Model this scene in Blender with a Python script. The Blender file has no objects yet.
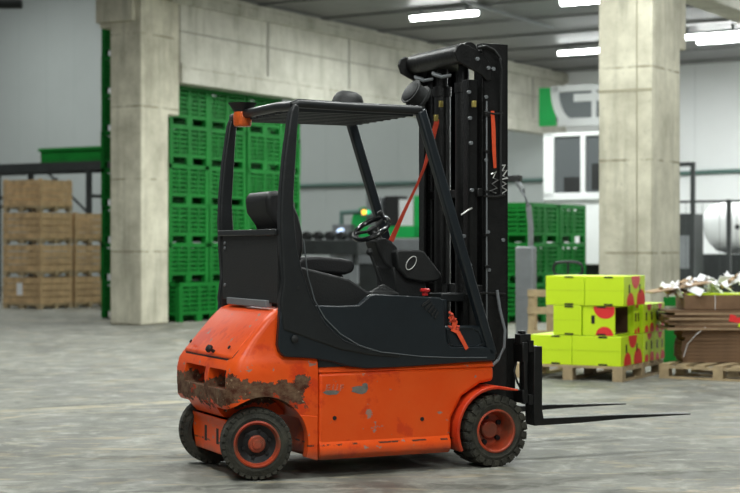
import bpy, bmesh, math, random
from mathutils import Vector, Matrix
random.seed(7)
PI = math.pi
COL = bpy.context.scene.collection
F = 1600.0; CH = 1.3; HZ = 246.5

# ------------------------------------------------------------ materials
def mat(name, col, rough=0.5, metal=0.0, var=0.0, vscale=6.0, bump=0.0, bscale=40.0, col2=None, spec=0.5, coat=0.0):
    m = bpy.data.materials.new(name); m.use_nodes = True
    nt = m.node_tree; b = nt.nodes['Principled BSDF']
    b.inputs['Roughness'].default_value = rough; b.inputs['Metallic'].default_value = metal
    b.inputs['Specular IOR Level'].default_value = spec
    b.inputs['Coat Weight'].default_value = coat
    b.inputs['Base Color'].default_value = (*col, 1)
    if var > 0 or bump > 0 or col2:
        tc = nt.nodes.new('ShaderNodeTexCoord')
        n = nt.nodes.new('ShaderNodeTexNoise'); n.inputs['Scale'].default_value = vscale; n.inputs['Detail'].default_value = 6
        n.inputs['Roughness'].default_value = 0.65
        nt.links.new(tc.outputs['Object'], n.inputs['Vector'])
        r = nt.nodes.new('ShaderNodeValToRGB')
        r.color_ramp.elements[0].position = 0.35; r.color_ramp.elements[1].position = 0.68
        c2 = col2 or tuple(max(0, c * (1 - var)) for c in col)
        r.color_ramp.elements[0].color = (*c2, 1); r.color_ramp.elements[1].color = (*col, 1)
        nt.links.new(n.outputs['Fac'], r.inputs['Fac']); nt.links.new(r.outputs['Color'], b.inputs['Base Color'])
        if bump > 0:
            n2 = nt.nodes.new('ShaderNodeTexNoise'); n2.inputs['Scale'].default_value = bscale; n2.inputs['Detail'].default_value = 4
            nt.links.new(tc.outputs['Object'], n2.inputs['Vector'])
            bp = nt.nodes.new('ShaderNodeBump'); bp.inputs['Strength'].default_value = bump; bp.inputs['Distance'].default_value = 0.01
            nt.links.new(n2.outputs['Fac'], bp.inputs['Height']); nt.links.new(bp.outputs['Normal'], b.inputs['Normal'])
    return m

def emis(name, col, s):
    m = bpy.data.materials.new(name); m.use_nodes = True
    b = m.node_tree.nodes['Principled BSDF']
    b.inputs['Base Color'].default_value = (*col, 1)
    b.inputs['Emission Color'].default_value = (*col, 1); b.inputs['Emission Strength'].default_value = s
    return m

def N(nt, t, **kw):
    n = nt.nodes.new(t)
    for k, v in kw.items():
        if k in ('operation', 'blend_type', 'data_type', 'wave_type', 'bands_direction', 'feature', 'distance'): setattr(n, k, v)
        else: n.inputs[k].default_value = v
    return n

def ramp(nt, src, p0, p1, c0=(0,0,0,1), c1=(1,1,1,1)):
    r = nt.nodes.new('ShaderNodeValToRGB')
    r.color_ramp.elements[0].position = p0; r.color_ramp.elements[1].position = p1
    r.color_ramp.elements[0].color = c0; r.color_ramp.elements[1].color = c1
    nt.links.new(src, r.inputs['Fac']); return r.outputs['Color']

def mixc(nt, fac, a, b):
    m = nt.nodes.new('ShaderNodeMix'); m.data_type = 'RGBA'
    if isinstance(fac, float): m.inputs[0].default_value = fac
    else: nt.links.new(fac, m.inputs[0])
    for i, x in ((6, a), (7, b)):
        if isinstance(x, tuple): m.inputs[i].default_value = (*x, 1)
        else: nt.links.new(x, m.inputs[i])
    return m.outputs[2]

def mth(nt, op, a, b=None, clamp=False):
    m = nt.nodes.new('ShaderNodeMath'); m.operation = op; m.use_clamp = clamp
    for i, x in enumerate((a, b)):
        if x is None: continue
        if isinstance(x, (int, float)): m.inputs[i].default_value = x
        else: nt.links.new(x, m.inputs[i])
    return m.outputs[0]

TRACKS = [(-1.5, 11.6, 1.75, .09, (.10,.10,.085), .85), (-1.5, 11.6, 1.35, .05, (.36,.33,.24), .7), (3.2, 5.6, 3.9, .10, (.08,.08,.065), .8), (3.2, 5.6, 3.2, .22, (.40,.34,.23), .75),
          (-6.5, 20, 8.2, .14, (.40,.36,.25), .75), (-9, 30, 15, .2, (.12,.12,.10), .5), (5, 18, 6.5, .12, (.13,.13,.11), .4), (0, 4.2, 4.5, .12, (.06,.06,.05), .8), (-.9, 2.2, 6.2, .07, (.36,.33,.25), .4)]
def floor_material():
    m = bpy.data.materials.new('worn concrete floor'); m.use_nodes = True
    nt = m.node_tree; b = nt.nodes['Principled BSDF']
    tc = nt.nodes.new('ShaderNodeTexCoord')
    def noise(scale, detail=8, dist=0.0, rough=.6, sc=(1,1,1)):
        mp = nt.nodes.new('ShaderNodeMapping'); mp.inputs['Scale'].default_value = sc
        nt.links.new(tc.outputs['Object'], mp.inputs['Vector'])
        n = N(nt, 'ShaderNodeTexNoise', Scale=scale, Detail=detail, Distortion=dist, Roughness=rough)
        nt.links.new(mp.outputs['Vector'], n.inputs['Vector']); return n.outputs['Fac']
    big = noise(.35, 6, .6, .6, (1, .55, 1)); mid = noise(1.6, 8, 1.2, .65, (1, .4, 1)); fine = noise(14, 6); 
    base = mixc(nt, ramp(nt, big, .36, .62), (.115,.118,.10), (.24,.243,.212))
    base = mixc(nt, mth(nt, 'MULTIPLY', ramp(nt, mid, .46, .60), .55), base, (.29,.29,.26))
    base = mixc(nt, mth(nt, 'MULTIPLY', ramp(nt, mid, .36, .46, (1,1,1,1), (0,0,0,1)), .60), base, (.06,.06,.05))
    base = mixc(nt, mth(nt, 'MULTIPLY', ramp(nt, fine, .38, .70, (1,1,1,1), (0,0,0,1)), .35), base, (.13,.125,.105))
    stk = noise(4.2, 9, .4, .7, (.8, .8, 1))
    base = mixc(nt, mth(nt, 'MULTIPLY', ramp(nt, stk, .52, .64), .6), base, (.36,.36,.315))
    base = mixc(nt, mth(nt, 'MULTIPLY', ramp(nt, stk, .36, .48, (1,1,1,1), (0,0,0,1)), .65), base, (.095,.095,.082))
    # dry ochre streaks
    och = noise(2.2, 5, 2.5, .6, (.5, 1.6, 1))
    base = mixc(nt, mth(nt, 'MULTIPLY', ramp(nt, och, .56, .66), .55), base, (.34,.285,.18))
    # tyre tracks: curving dark bands
    w = N(nt, 'ShaderNodeTexWave', Scale=.42, Distortion=7.0, Detail=3.0)
    w.inputs['Detail Scale'].default_value = .6
    mp = nt.nodes.new('ShaderNodeMapping'); mp.inputs['Rotation'].default_value = (0, 0, .5)
    nt.links.new(tc.outputs['Object'], mp.inputs['Vector']); nt.links.new(mp.outputs['Vector'], w.inputs['Vector'])
    tr = mth(nt, 'MULTIPLY', ramp(nt, w.outputs['Fac'], .86, .97), ramp(nt, fine, .40, .62))
    base = mixc(nt, mth(nt, 'MULTIPLY', tr, .5), base, (.13,.13,.12))
    # fine cracks
    v = N(nt, 'ShaderNodeTexVoronoi', Scale=.22, feature='DISTANCE_TO_EDGE')
    wv = nt.nodes.new('ShaderNodeVectorMath'); wv.operation = 'ADD'
    nn = N(nt, 'ShaderNodeTexNoise', Scale=1.5, Detail=4.0)
    nt.links.new(tc.outputs['Object'], nn.inputs['Vector']); 
    nt.links.new(tc.outputs['Object'], wv.inputs[0]); nt.links.new(nn.outputs['Color'], wv.inputs[1])
    nt.links.new(wv.outputs[0], v.inputs['Vector'])
    cr = ramp(nt, v.outputs['Distance'], 0.0008, .0035, (1,1,1,1), (0,0,0,1))
    base = mixc(nt, mth(nt, 'MULTIPLY', cr, .35), base, (.10,.10,.09))
    # curved tyre tracks
    sp = nt.nodes.new('ShaderNodeSeparateXYZ'); nt.links.new(tc.outputs['Object'], sp.inputs[0])
    for (cx, cy, R_, wd, col, st) in TRACKS:
        dx = mth(nt, 'SUBTRACT', sp.outputs['X'], cx); dy = mth(nt, 'SUBTRACT', sp.outputs['Y'], cy)
        d = mth(nt, 'SQRT', mth(nt, 'ADD', mth(nt, 'MULTIPLY', dx, dx), mth(nt, 'MULTIPLY', dy, dy)))
        d = mth(nt, 'ABSOLUTE', mth(nt, 'SUBTRACT', mth(nt, 'ADD', d, mth(nt, 'MULTIPLY', mid, .12)), R_+.06))
        mk = mth(nt, 'MULTIPLY', mth(nt, 'SUBTRACT', wd, d), 1/wd*2.5, True)
        mk = mth(nt, 'MULTIPLY', mk, ramp(nt, noise(3.5, 6, 1.0), .38, .60))
        base = mixc(nt, mth(nt, 'MULTIPLY', mk, st), base, col)
    nt.links.new(base, b.inputs['Base Color'])
    rg = ramp(nt, mid, .36, .58, (.48,.48,.48,1), (.85,.85,.85,1))
    nt.links.new(rg, b.inputs['Roughness']); b.inputs['Specular IOR Level'].default_value = .22
    bp = nt.nodes.new('ShaderNodeBump'); bp.inputs['Strength'].default_value = .35; bp.inputs['Distance'].default_value = .02
    nt.links.new(mth(nt, 'ADD', mid, mth(nt, 'MULTIPLY', fine, .3)), bp.inputs['Height']); nt.links.new(bp.outputs['Normal'], b.inputs['Normal'])
    return m

def concrete_material(name, light=(.60,.575,.46), dark=(.38,.36,.28), joint=1.2, along=(1,0,0)):
    """cast concrete: blotches, streaks running down, board joints every `joint` metres of height"""
    m = bpy.data.materials.new(name); m.use_nodes = True
    nt = m.node_tree; b = nt.nodes['Principled BSDF']; b.inputs['Roughness'].default_value = .85
    b.inputs['Specular IOR Level'].default_value = .25
    tc = nt.nodes.new('ShaderNodeTexCoord')
    def noise(scale, sc, det=7):
        mp = nt.nodes.new('ShaderNodeMapping'); mp.inputs['Scale'].default_value = sc
        nt.links.new(tc.outputs['Object'], mp.inputs['Vector'])
        n = N(nt, 'ShaderNodeTexNoise', Scale=scale, Detail=det, Roughness=.62)
        nt.links.new(mp.outputs['Vector'], n.inputs['Vector']); return n.outputs['Fac']
    c = mixc(nt, ramp(nt, noise(1.6, (1,1,1)), .34, .62), dark, light)
    c = mixc(nt, mth(nt, 'MULTIPLY', ramp(nt, noise(4.5, (1,1,.14)), .50, .68), .62), c, (.28,.27,.21))
    c = mixc(nt, mth(nt, 'MULTIPLY', ramp(nt, noise(16, (1,1,1)), .60, .72), .4), c, (.20,.19,.15))
    sp = nt.nodes.new('ShaderNodeSeparateXYZ'); nt.links.new(tc.outputs['Object'], sp.inputs[0])
    j = mth(nt, 'FRACT', mth(nt, 'DIVIDE', sp.outputs['Z'], joint))
    jm = mth(nt, 'LESS_THAN', j, .028)
    jm = mth(nt, 'MULTIPLY', jm, ramp(nt, noise(3.0, (1,1,1)), .40, .55))
    c = mixc(nt, mth(nt, 'MULTIPLY', jm, .7), c, (.19,.17,.11))
    nt.links.new(c, b.inputs['Base Color'])
    bp = nt.nodes.new('ShaderNodeBump'); bp.inputs['Strength'].default_value = .3; bp.inputs['Distance'].default_value = .02
    nt.links.new(noise(12, (1,1,1)), bp.inputs['Height']); nt.links.new(bp.outputs['Normal'], b.inputs['Normal'])
    return m

def paint_material(name, base=(.80,.078,.006), scrape=True):
    """worn orange paint: faded patches, chips down to grey primer, and scraped filth low on the counterweight"""
    m = bpy.data.materials.new(name); m.use_nodes = True
    nt = m.node_tree; b = nt.nodes['Principled BSDF']; b.inputs['Specular IOR Level'].default_value = .28
    tc = nt.nodes.new('ShaderNodeTexCoord')
    def noise(scale, det=8, sc=(1,1,1), rough=.62):
        mp = nt.nodes.new('ShaderNodeMapping'); mp.inputs['Scale'].default_value = sc
        nt.links.new(tc.outputs['Object'], mp.inputs['Vector'])
        n = N(nt, 'ShaderNodeTexNoise', Scale=scale, Detail=det, Roughness=rough)
        nt.links.new(mp.outputs['Vector'], n.inputs['Vector']); return n.outputs['Fac']
    sp = nt.nodes.new('ShaderNodeSeparateXYZ'); nt.links.new(tc.outputs['Object'], sp.inputs[0])
    X, Z = sp.outputs['X'], sp.outputs['Z']
    fade = ramp(nt, noise(3.0), .40, .66)
    c = mixc(nt, mth(nt, 'MULTIPLY', fade, .5), base, (.86,.125,.020))
    c = mixc(nt, mth(nt, 'MULTIPLY', ramp(nt, noise(4.5), .54, .60), .55), c, (.58,.030,.010))
    chips = ramp(nt, noise(11.0, 5, (1,1,1.4)), .655, .67)
    c = mixc(nt, mth(nt, 'MULTIPLY', chips, .8), c, (.26,.24,.20))
    # grime along the lower hem
    lo = mth(nt, 'MULTIPLY', mth(nt, 'SUBTRACT', .17, Z), 16.0, True)
    c = mixc(nt, mth(nt, 'MULTIPLY', lo, mth(nt, 'MULTIPLY', ramp(nt, noise(7.0, 8, (.4,1,1)), .30, .60), .75)), c, (.10,.075,.05))
    ln = mth(nt, 'LESS_THAN', mth(nt, 'ABSOLUTE', mth(nt, 'SUBTRACT', mth(nt, 'ADD', Z, mth(nt, 'MULTIPLY', noise(5.0), .02)), .190)), .005)
    ln = mth(nt, 'MULTIPLY', ln, ramp(nt, noise(10.0, 4, (1,1,.2)), .47, .50))
    c = mixc(nt, mth(nt, 'MULTIPLY', ln, .9), c, (.05,.035,.025))
    if scrape:
        # scraped band around the rear corner, between z .41 and .56
        n = mth(nt, 'ADD', mth(nt, 'MULTIPLY', mth(nt, 'SUBTRACT', noise(5.0), .5), .24), mth(nt, 'MULTIPLY', mth(nt, 'SUBTRACT', noise(30.0), .5), .10))
        zz = mth(nt, 'ADD', Z, n)
        band = mth(nt, 'MULTIPLY', mth(nt, 'GREATER_THAN', zz, .415), mth(nt, 'LESS_THAN', zz, .562))
        xx = mth(nt, 'LESS_THAN', mth(nt, 'ADD', X, mth(nt, 'MULTIPLY', mth(nt, 'SUBTRACT', noise(4.0), .5), .9)), .30)
        s = mth(nt, 'MULTIPLY', band, xx)
        dirt = mixc(nt, ramp(nt, noise(14.0, 9, (1,1,1.3), .72), .38, .68), (.016,.013,.008), (.17,.14,.085))
        dirt = mixc(nt, ramp(nt, noise(34.0, 4), .64, .70), dirt, (.40,.34,.22))
        dirt = mixc(nt, ramp(nt, noise(9.0, 6, (1,1,1.5)), .60, .64), dirt, (.45,.04,.008))
        c = mixc(nt, mth(nt, 'MULTIPLY', s, .93), c, dirt)
        nt.links.new(mth(nt, 'ADD', mth(nt, 'MULTIPLY', s, .4), .36), b.inputs['Roughness'])
    else:
        b.inputs['Roughness'].default_value = .38
    nt.links.new(c, b.inputs['Base Color'])
    bp = nt.nodes.new('ShaderNodeBump'); bp.inputs['Strength'].default_value = .25; bp.inputs['Distance'].default_value = .006
    nt.links.new(noise(14.0), bp.inputs['Height']); nt.links.new(bp.outputs['Normal'], b.inputs['Normal'])
    return m

M = {}
M['floor'] = floor_material()
M['conc'] = concrete_material('cast concrete column')
M['conc2'] = concrete_material('precast concrete wall', (.56,.55,.48), (.41,.40,.34), .62)
M['paint'] = paint_material('worn orange paint')
M['hubred'] = paint_material('bright hub paint', (.72,.045,.012), False)
M['trimline'] = mat('raised edge strip', (.075,.085,.09), .4)
M['paint2'] = paint_material('orange wheel paint', (.50,.030,.010), False)
M['black'] = mat('satin black', (.010,.012,.013), .42, 0, .35, 9, .12, 60)
M['cab'] = mat('blue black cab enamel', (.010,.015,.019), .36, 0, .25, 5, .05, 40)
M['matte'] = mat('matte black plastic', (.009,.010,.010), .6, 0, .3, 12, .2, 90)
M['steel'] = mat('greased dark steel', (.014,.014,.0135), .40, .3, .4, 14, .3, 60)
M['cloth'] = mat('black vinyl', (.008,.008,.009), .55, 0, .3, 20, .25, 120)
M['tyre'] = mat('dusty rubber', (.060,.056,.040), .85, 0, .0, 9, .5, 70, col2=(.018,.018,.014))
M['tread'] = M['tyre']
M['rimdark'] = mat('grimy wheel disc', (.012,.011,.011), .5, .2, .3, 20)
M['brass'] = mat('brass fitting', (.45,.36,.10), .4, .6)
M['chrome'] = mat('bare worn steel', (.55,.55,.53), .3, .9, .3, 20)
M['red'] = mat('red woven strap', (.60,.055,.02), .7, 0, .2, 30)
M['orange'] = mat('orange woven strap', (.80,.085,.02), .7, 0, .2, 30)
M['redbtn'] = mat('red plastic', (.55,.02,.02), .35)
M['amber'] = mat('amber lens', (.75,.13,.02), .22, 0, .3, 25, .3, 120)
M['white'] = mat('white enamel', (.78,.80,.80), .45, 0, .06, 2)
M['whitemark'] = mat('white paint mark', (.5,.5,.48), .6)
M['faint'] = mat('faded letter outline', (.55,.30,.22), .6)
M['green'] = mat('green bin plastic', (.008,.175,.024), .5, 0, .3, 1.5, spec=.12)
M['green2'] = mat('green machine enamel', (.01,.42,.09), .4, 0, .1, 2)
M['wood'] = mat('bin timber', (.68,.46,.24), .75, 0, .4, 5, .3, 30)
M['pallet'] = mat('pallet timber', (.50,.38,.22), .8, 0, .4, 6, .3, 30)
M['card'] = mat('brown cardboard', (.20,.115,.06), .85, 0, .3, 5)
M['card2'] = mat('pale cardboard', (.40,.27,.16), .85, 0, .3, 5)
M['boxy'] = mat('lime printed cardboard', (.62,.85,.012), .5, 0, .05, 2)
M['dot'] = mat('red printed dots', (.75,.03,.03), .5)
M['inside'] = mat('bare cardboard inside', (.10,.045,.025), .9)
M['paper'] = mat('white scrap paper', (.86,.86,.88), .8, 0, .05, 6)
M['wallg'] = mat('grey sandwich panel', (.47,.51,.50), .6, 0, .08, .3)
M['wallw'] = mat('white sandwich panel', (.86,.88,.89), .5, 0, .06, .3)
M['ceil'] = mat('galvanised ceiling sheet', (.20,.20,.20), .5, .1, .25, .8)
M['greym'] = mat('grey machine casing', (.20,.215,.225), .5, .1, .2, 3)
M['dark'] = mat('dark steel frame', (.03,.035,.035), .55, .2, .3, 4)
M['pipe'] = mat('teal pipe', (.09,.17,.15), .5)
M['tube'] = emis('lit fluorescent diffuser', (.97, 1, .98), 25.0)
M['led_y'] = emis('yellow indicator', (1, .55, .05), 2)
M['led_g'] = emis('green indicator', (.02, .8, .35), .8)
M['led_w'] = emis('pale indicator', (.6, .75, 1), 1.5)
gl = bpy.data.materials.new('window glass'); gl.use_nodes = True
gb = gl.node_tree.nodes['Principled BSDF']; gb.inputs['Base Color'].default_value = (.05,.06,.065,1); gb.inputs['Roughness'].default_value = .05
gb.inputs['Transmission Weight'].default_value = 0.6; gb.inputs['IOR'].default_value = 1.45
M['glass'] = gl

# ------------------------------------------------------------ mesh helpers
class MB:
    def __init__(s): s.bm = bmesh.new()
    def box(s, x0, x1, y0, y1, z0, z1, rot=None, piv=None):
        vs = [s.bm.verts.new((x, y, z)) for x in (x0, x1) for y in (y0, y1) for z in (z0, z1)]
        for f in ((0,1,3,2), (4,6,7,5), (0,4,5,1), (2,3,7,6), (0,2,6,4), (1,5,7,3)):
            s.bm.faces.new([vs[i] for i in f])
        if rot is not None:
            p = Vector(piv or ((x0+x1)/2, (y0+y1)/2, (z0+z1)/2)); R = rot.to_matrix() if hasattr(rot, 'to_matrix') else rot
            for v in vs: v.co = R @ (v.co - p) + p
        return s
    def prism(s, pts, y0, y1):
        """pts: list of (x, z) outline, extruded along y"""
        a = [s.bm.verts.new((x, y0, z)) for x, z in pts]; b = [s.bm.verts.new((x, y1, z)) for x, z in pts]
        n = len(pts)
        s.bm.faces.new(a); s.bm.faces.new(b[::-1])
        for i in range(n): s.bm.faces.new((a[i], b[i], b[(i+1) % n], a[(i+1) % n]))
        return s
    def tube(s, path, r, n=10, rx=None, closed=False):
        P = [Vector(p) for p in path]; rings = []
        up = Vector((0, 0, 1)); N_ = len(P)
        for i, p in enumerate(P):
            if closed: t = (P[(i+1) % N_] - P[i-1])
            else: t = P[min(i+1, N_-1)] - P[max(i-1, 0)]
            t.normalize()
            u = up if abs(t.dot(up)) < .95 else Vector((0, 1, 0))
            a = t.cross(u).normalized(); b = a.cross(t).normalized()
            rr = r[i] if isinstance(r, (list, tuple)) else r
            rb = rr if rx is None else rx
            rings.append([s.bm.verts.new(p + a*math.cos(2*PI*k/n)*rr + b*math.sin(2*PI*k/n)*rb) for k in range(n)])
        m = N_ if closed else N_ - 1
        for i in range(m):
            A_, B_ = rings[i], rings[(i+1) % N_]
            for k in range(n): s.bm.faces.new((A_[k], A_[(k+1) % n], B_[(k+1) % n], B_[k]))
        if not closed: s.bm.faces.new(rings[0][::-1]); s.bm.faces.new(rings[-1])
        return s
    def lathe(s, prof, n=32, origin=(0,0,0), axis=(0,-1,0)):
        """prof: (radius, height along axis)"""
        q = Vector((0,0,1)).rotation_difference(Vector(axis).normalized()); o = Vector(origin)
        rings = []
        for r, h in prof:
            if r < 1e-5: rings.append([s.bm.verts.new(o + q @ Vector((0,0,h)))])
            else: rings.append([s.bm.verts.new(o + q @ Vector((r*math.cos(2*PI*k/n), r*math.sin(2*PI*k/n), h))) for k in range(n)])
        for A_, B_ in zip(rings, rings[1:]):
            for k in range(n):
                k2 = (k+1) % n
                if len(A_) == 1 and len(B_) == 1: continue
                if len(A_) == 1: s.bm.faces.new((A_[0], B_[k], B_[k2]))
                elif len(B_) == 1: s.bm.faces.new((A_[k2], A_[k], B_[0]))
                else: s.bm.faces.new((A_[k], B_[k], B_[k2], A_[k2]))
        return s
    def loft(s, rings):
        R = [[s.bm.verts.new(p) for p in r] for r in rings]; n = len(R[0])
        for A_, B_ in zip(R, R[1:]):
            for k in range(n): s.bm.faces.new((A_[k], A_[(k+1) % n], B_[(k+1) % n], B_[k]))
        s.bm.faces.new(R[0][::-1]); s.bm.faces.new(R[-1]); return s
    def split(s, name, material, parent=None, **kw):
        """one object per separate piece"""
        s.bm.verts.ensure_lookup_table(); seen = set(); out = []
        for v in s.bm.verts:
            if v in seen: continue
            st_, isl = [v], []
            seen.add(v)
            while st_:
                q = st_.pop(); isl.append(q)
                for e in q.link_edges:
                    o_ = e.other_vert(q)
                    if o_ not in seen: seen.add(o_); st_.append(o_)
            m = MB(); mp = {q: m.bm.verts.new(q.co) for q in isl}
            fs = {f for q in isl for f in q.link_faces}
            for f in fs: m.bm.faces.new([mp[q] for q in f.verts])
            out.append(m.build(name, material, parent, **kw))
        s.bm.free(); return out
    def build(s, name, material, parent=None, bevel=0, seg=2, smooth=35, loc=None, rotz=0):
        bmesh.ops.recalc_face_normals(s.bm, faces=s.bm.faces)
        me = bpy.data.meshes.new(name); s.bm.to_mesh(me); s.bm.free()
        me.materials.append(material)
        for p in me.polygons: p.use_smooth = True
        me.set_sharp_from_angle(angle=math.radians(smooth))
        o = bpy.data.objects.new(name, me); COL.objects.link(o)
        if parent: o.parent = parent
        if loc: o.location = loc
        o.rotation_euler.z = rotz
        if bevel:
            b = o.modifiers.new('bevel', 'BEVEL'); b.width = bevel; b.segments = seg; b.limit_method = 'ANGLE'; b.angle_limit = math.radians(35)
        return o

def tag(o, label=None, cat=None, group=None, kind=None):
    if label: o['label'] = label
    if cat: o['category'] = cat
    if group: o['group'] = group
    if kind: o['kind'] = kind
    return o
def empty(name, loc, rz=0, **kw):
    o = bpy.data.objects.new(name, None); COL.objects.link(o); o.location = loc; o.rotation_euler.z = rz
    o.empty_display_size = .1
    return tag(o, **kw)
def copy_tree(o, parent=None):
    c = o.copy(); COL.objects.link(c); c.parent = parent
    for ch in [x for x in bpy.data.objects if x.parent == o]: copy_tree(ch, c)
    return c
def cut(o, cutters):
    for c in cutters:
        b = o.modifiers.new('cut', 'BOOLEAN'); b.operation = 'DIFFERENCE'; b.object = c; b.solver = 'EXACT'
    bpy.context.view_layer.update()
    dg = bpy.context.evaluated_depsgraph_get()
    me = bpy.data.meshes.new_from_object(o.evaluated_get(dg))
    o.modifiers.clear(); old = o.data; o.data = me; me.name = o.name
    for c in cutters: bpy.data.objects.remove(c, do_unlink=True)
    for p in me.polygons: p.use_smooth = True
    me.set_sharp_from_angle(angle=math.radians(30))

# ------------------------------------------------------------ building axes
TH = math.radians(31.4)
A = Vector((math.sin(TH), math.cos(TH), 0)); B = Vector((-math.cos(TH), math.sin(TH), 0))
RZ = math.atan2(A.y, A.x)          # local x -> A, local y -> B
def ground(u, Y, z=0): return Vector(((u-370)/F*Y, Y, z))

# ------------------------------------------------------------ forklift frame
FT = math.radians(25.2)
FX = Vector((math.cos(FT), math.sin(FT), 0)); FY = Vector((-math.sin(FT), math.cos(FT), 0))
RC = ground(260, F*CH/234.5)        # contact of the near rear tyre, outer face
FO = RC + FY*0.48                   # truck origin: centre line under the rear axle
WB = 1.465
def P(u, v, y):
    """point on the truck's longitudinal plane y seen at pixel (u, v) -> truck (x, z)"""
    dx = (u-370)/F
    Y = (FO.dot(FY) + y) / (Vector((dx, 1, 0)).dot(FY))
    return ((Vector((dx*Y, Y, 0)) - FO).dot(FX), CH - (v-HZ)*Y/F)
def PP(pts, y): return [P(u, v, y) for u, v in pts]
def P3(u, v, y):
    x, z = P(u, v, y); return (x, y, z)

truck = empty('forklift', FO, FT, label='worn orange and black counterbalance forklift parked on the wet concrete floor', cat='forklift')

# --- counterweight (lofted level by level)
def rrect(xr, xf, w, r, z, n=6):
    """outline at height z: rounded rear corners (radius r), square front"""
    pts = []
    for sgn in (-1, 1):
        arc = []
        for k in range(n+1):
            a = PI/2 * k/n
            arc.append((xr + r - r*math.sin(a), sgn*(w - r + r*math.cos(a)), z))
        pts.append(arc)
    ring = [(xf, -w, z)] + pts[0] + pts[1][::-1] + [(xf, w, z)]
    return ring
xs_seam = P(318, 380, -.5)[0]
def rearx(v): 
    return v
cw_levels = []
XR = P(233, 385, -.47)[0] - 0.035
for z, xr, w, r in [(.335, XR+.07, .495, .11), (.36, XR+.045, .498, .12), (.42, XR+.005, .50, .12), (.50, XR, .50, .12),
                    (.58, XR+.003, .50, .11), (.64, XR+.02, .497, .10), (.675, XR+.05, .483, .07), (.715, XR+.085, .468, .06),
                    (.78, XR+.14, .46, .05), (.88, XR+.225, .452, .05), (.93, XR+.28, .446, .05), (.95, XR+.325, .43, .05)]:
    cw_levels.append(rrect(xr, xs_seam, w, r, z))
cwb = MB().loft(cw_levels).build('counterweight', M['paint'], truck)
RX = 0.0; RWR = .20
arch = MB().lathe([(0, -.02), (.268, -.02), (.268, .40), (0, .40)], 48, (RX+.015, -.26, .20), (0,-1,0)).build('c1', M['paint'], truck)
arch2 = MB().lathe([(0, -.02), (.268, -.02), (.268, .40), (0, .40)], 48, (RX+.015, .26, .20), (0,1,0)).build('c2', M['paint'], truck)
cutters = [arch, arch2]
for y0, y1 in ((-.42, -.15), (-.09, .26)):
    cutters.append(MB().box(XR-.2, XR+.12, y0, y1, .505, .615).build('c', M['paint'], truck, bevel=.01))
bpy.context.view_layer.update()
cut(cwb, cutters)
bv = cwb.modifiers.new('b', 'BEVEL'); bv.width = .006; bv.segments = 2; bv.limit_method = 'ANGLE'; bv.angle_limit = math.radians(40)
# lower side apron behind and ahead of the rear wheel
for y0, y1 in ((-.50, -.44), (.44, .50)):
    apo = [(RX+.015+.268*math.cos(math.radians(t)), .20+.268*math.sin(math.radians(t))) for t in range(36, -24, -6)]
    MB().prism([(xs_seam, .345)] + apo + [(xs_seam, .095)], y0, y1).build('side_apron', M['paint'], truck, bevel=.004)
# lower tail casting between the rear wheels
def ring(xr, xf, w, z): return [(xf, -w, z), (xr+.04, -w, z), (xr, -w+.05, z), (xr, w-.05, z), (xr+.04, w, z), (xf, w, z)]
XF = -.12
tail = MB().loft([ring(XR+.13, XF, .26, .115), ring(XR+.095, XF, .30, .20), ring(XR+.055, XF, .335, .325)]).build('tail_casting', M['paint'], truck, bevel=.012)
MB().box(XR+.07, XR+.12, -.14, -.10, .17, .26).box(XR+.07, XR+.12, .06, .10, .17, .26).split('tail_slot', M['matte'], truck)
# battery-hood / rear cover with its own shut line
def hoodring(k, off):
    z = .672 + k*(.940-.672); xr = (XR+.052) + k*(XR+.305 - XR-.052)
    w = .405
    return [(xr-off, -w, z), (xr-off-.012, -w+.06, z), (xr-off-.012, w-.06, z), (xr-off, w, z), (xr+.08, w, z), (xr+.08, -w, z)]
MB().loft([hoodring(0, .0), hoodring(.06, .016), hoodring(.5, .022), hoodring(.92, .018), hoodring(1, .002)]).build('rear_hood', M['paint'], truck, bevel=.012, seg=3)
MB().lathe([(.0, -.02), (.010, -.02), (.010, .02), (.021, .024), (.024, .036), (.018, .05), (0, .055)], 20, (XR+.05, .06-.18, .70), (-.8, 0, .5)).build('hood_knob', M['matte'], truck)
mb = MB()
for y in (-.33, .33): mb.lathe([(0,0), (.011, 0), (.011, .006), (0, .008)], 12, (XR+.066, y, .735), (-.8,0,.5))
mb.split('hood_screw', M['matte'], truck)
def gapring(k, off):
    r_ = hoodring(k, off); return [(x, y*1.016, z_) for x, y, z_ in r_]
MB().loft([[(x-.0, y, z_-.012) for x, y, z_ in gapring(0, .0)], gapring(.04, .006), gapring(.5, .010), gapring(1, -.01)]).build('shut_line', M['matte'], truck)
# tail lamps inside the slots
mb = MB()
for y in (-.30, .02): mb.box(XR+.07, XR+.118, y-.05, y+.06, .515, .605)
mb.split('tail_lamp', M['matte'], truck, bevel=.006)

# --- chassis
xfr = P(494, 375, -.5)[0]
FW = (WB, .215)
ch_top = P(405, 361, -.5)[1]
pts = [(xs_seam+.006, .095), (WB-.285, .10), (WB-.27, .30), (WB-.20, .42), (WB-.08, .49), (xfr, .505), (xfr, ch_top-.05), (xs_seam+.006, ch_top-.05)]
MB().prism(pts, -.50, .50).build('chassis', M['paint'], truck, bevel=.022, seg=3)
def rct(w, z): return [(xs_seam+.006, -w, z), (xfr, -w, z), (xfr, w, z), (xs_seam+.006, w, z)]
MB().loft([rct(.5, ch_top-.052), rct(.498, ch_top-.045), rct(.465, ch_top)]).build('chassis_top', M['paint'], truck, bevel=.006)
for sg in (-1, 1):
    MB().loft([[(x_, sg*.495, .205), (x_, sg*.520, .165), (x_, sg*.518, .125), (x_, sg*.49, .094)] for x_ in (xs_seam+.006, WB-.285)]).build('lower_rail', M['paint'], truck, bevel=.006)
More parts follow.
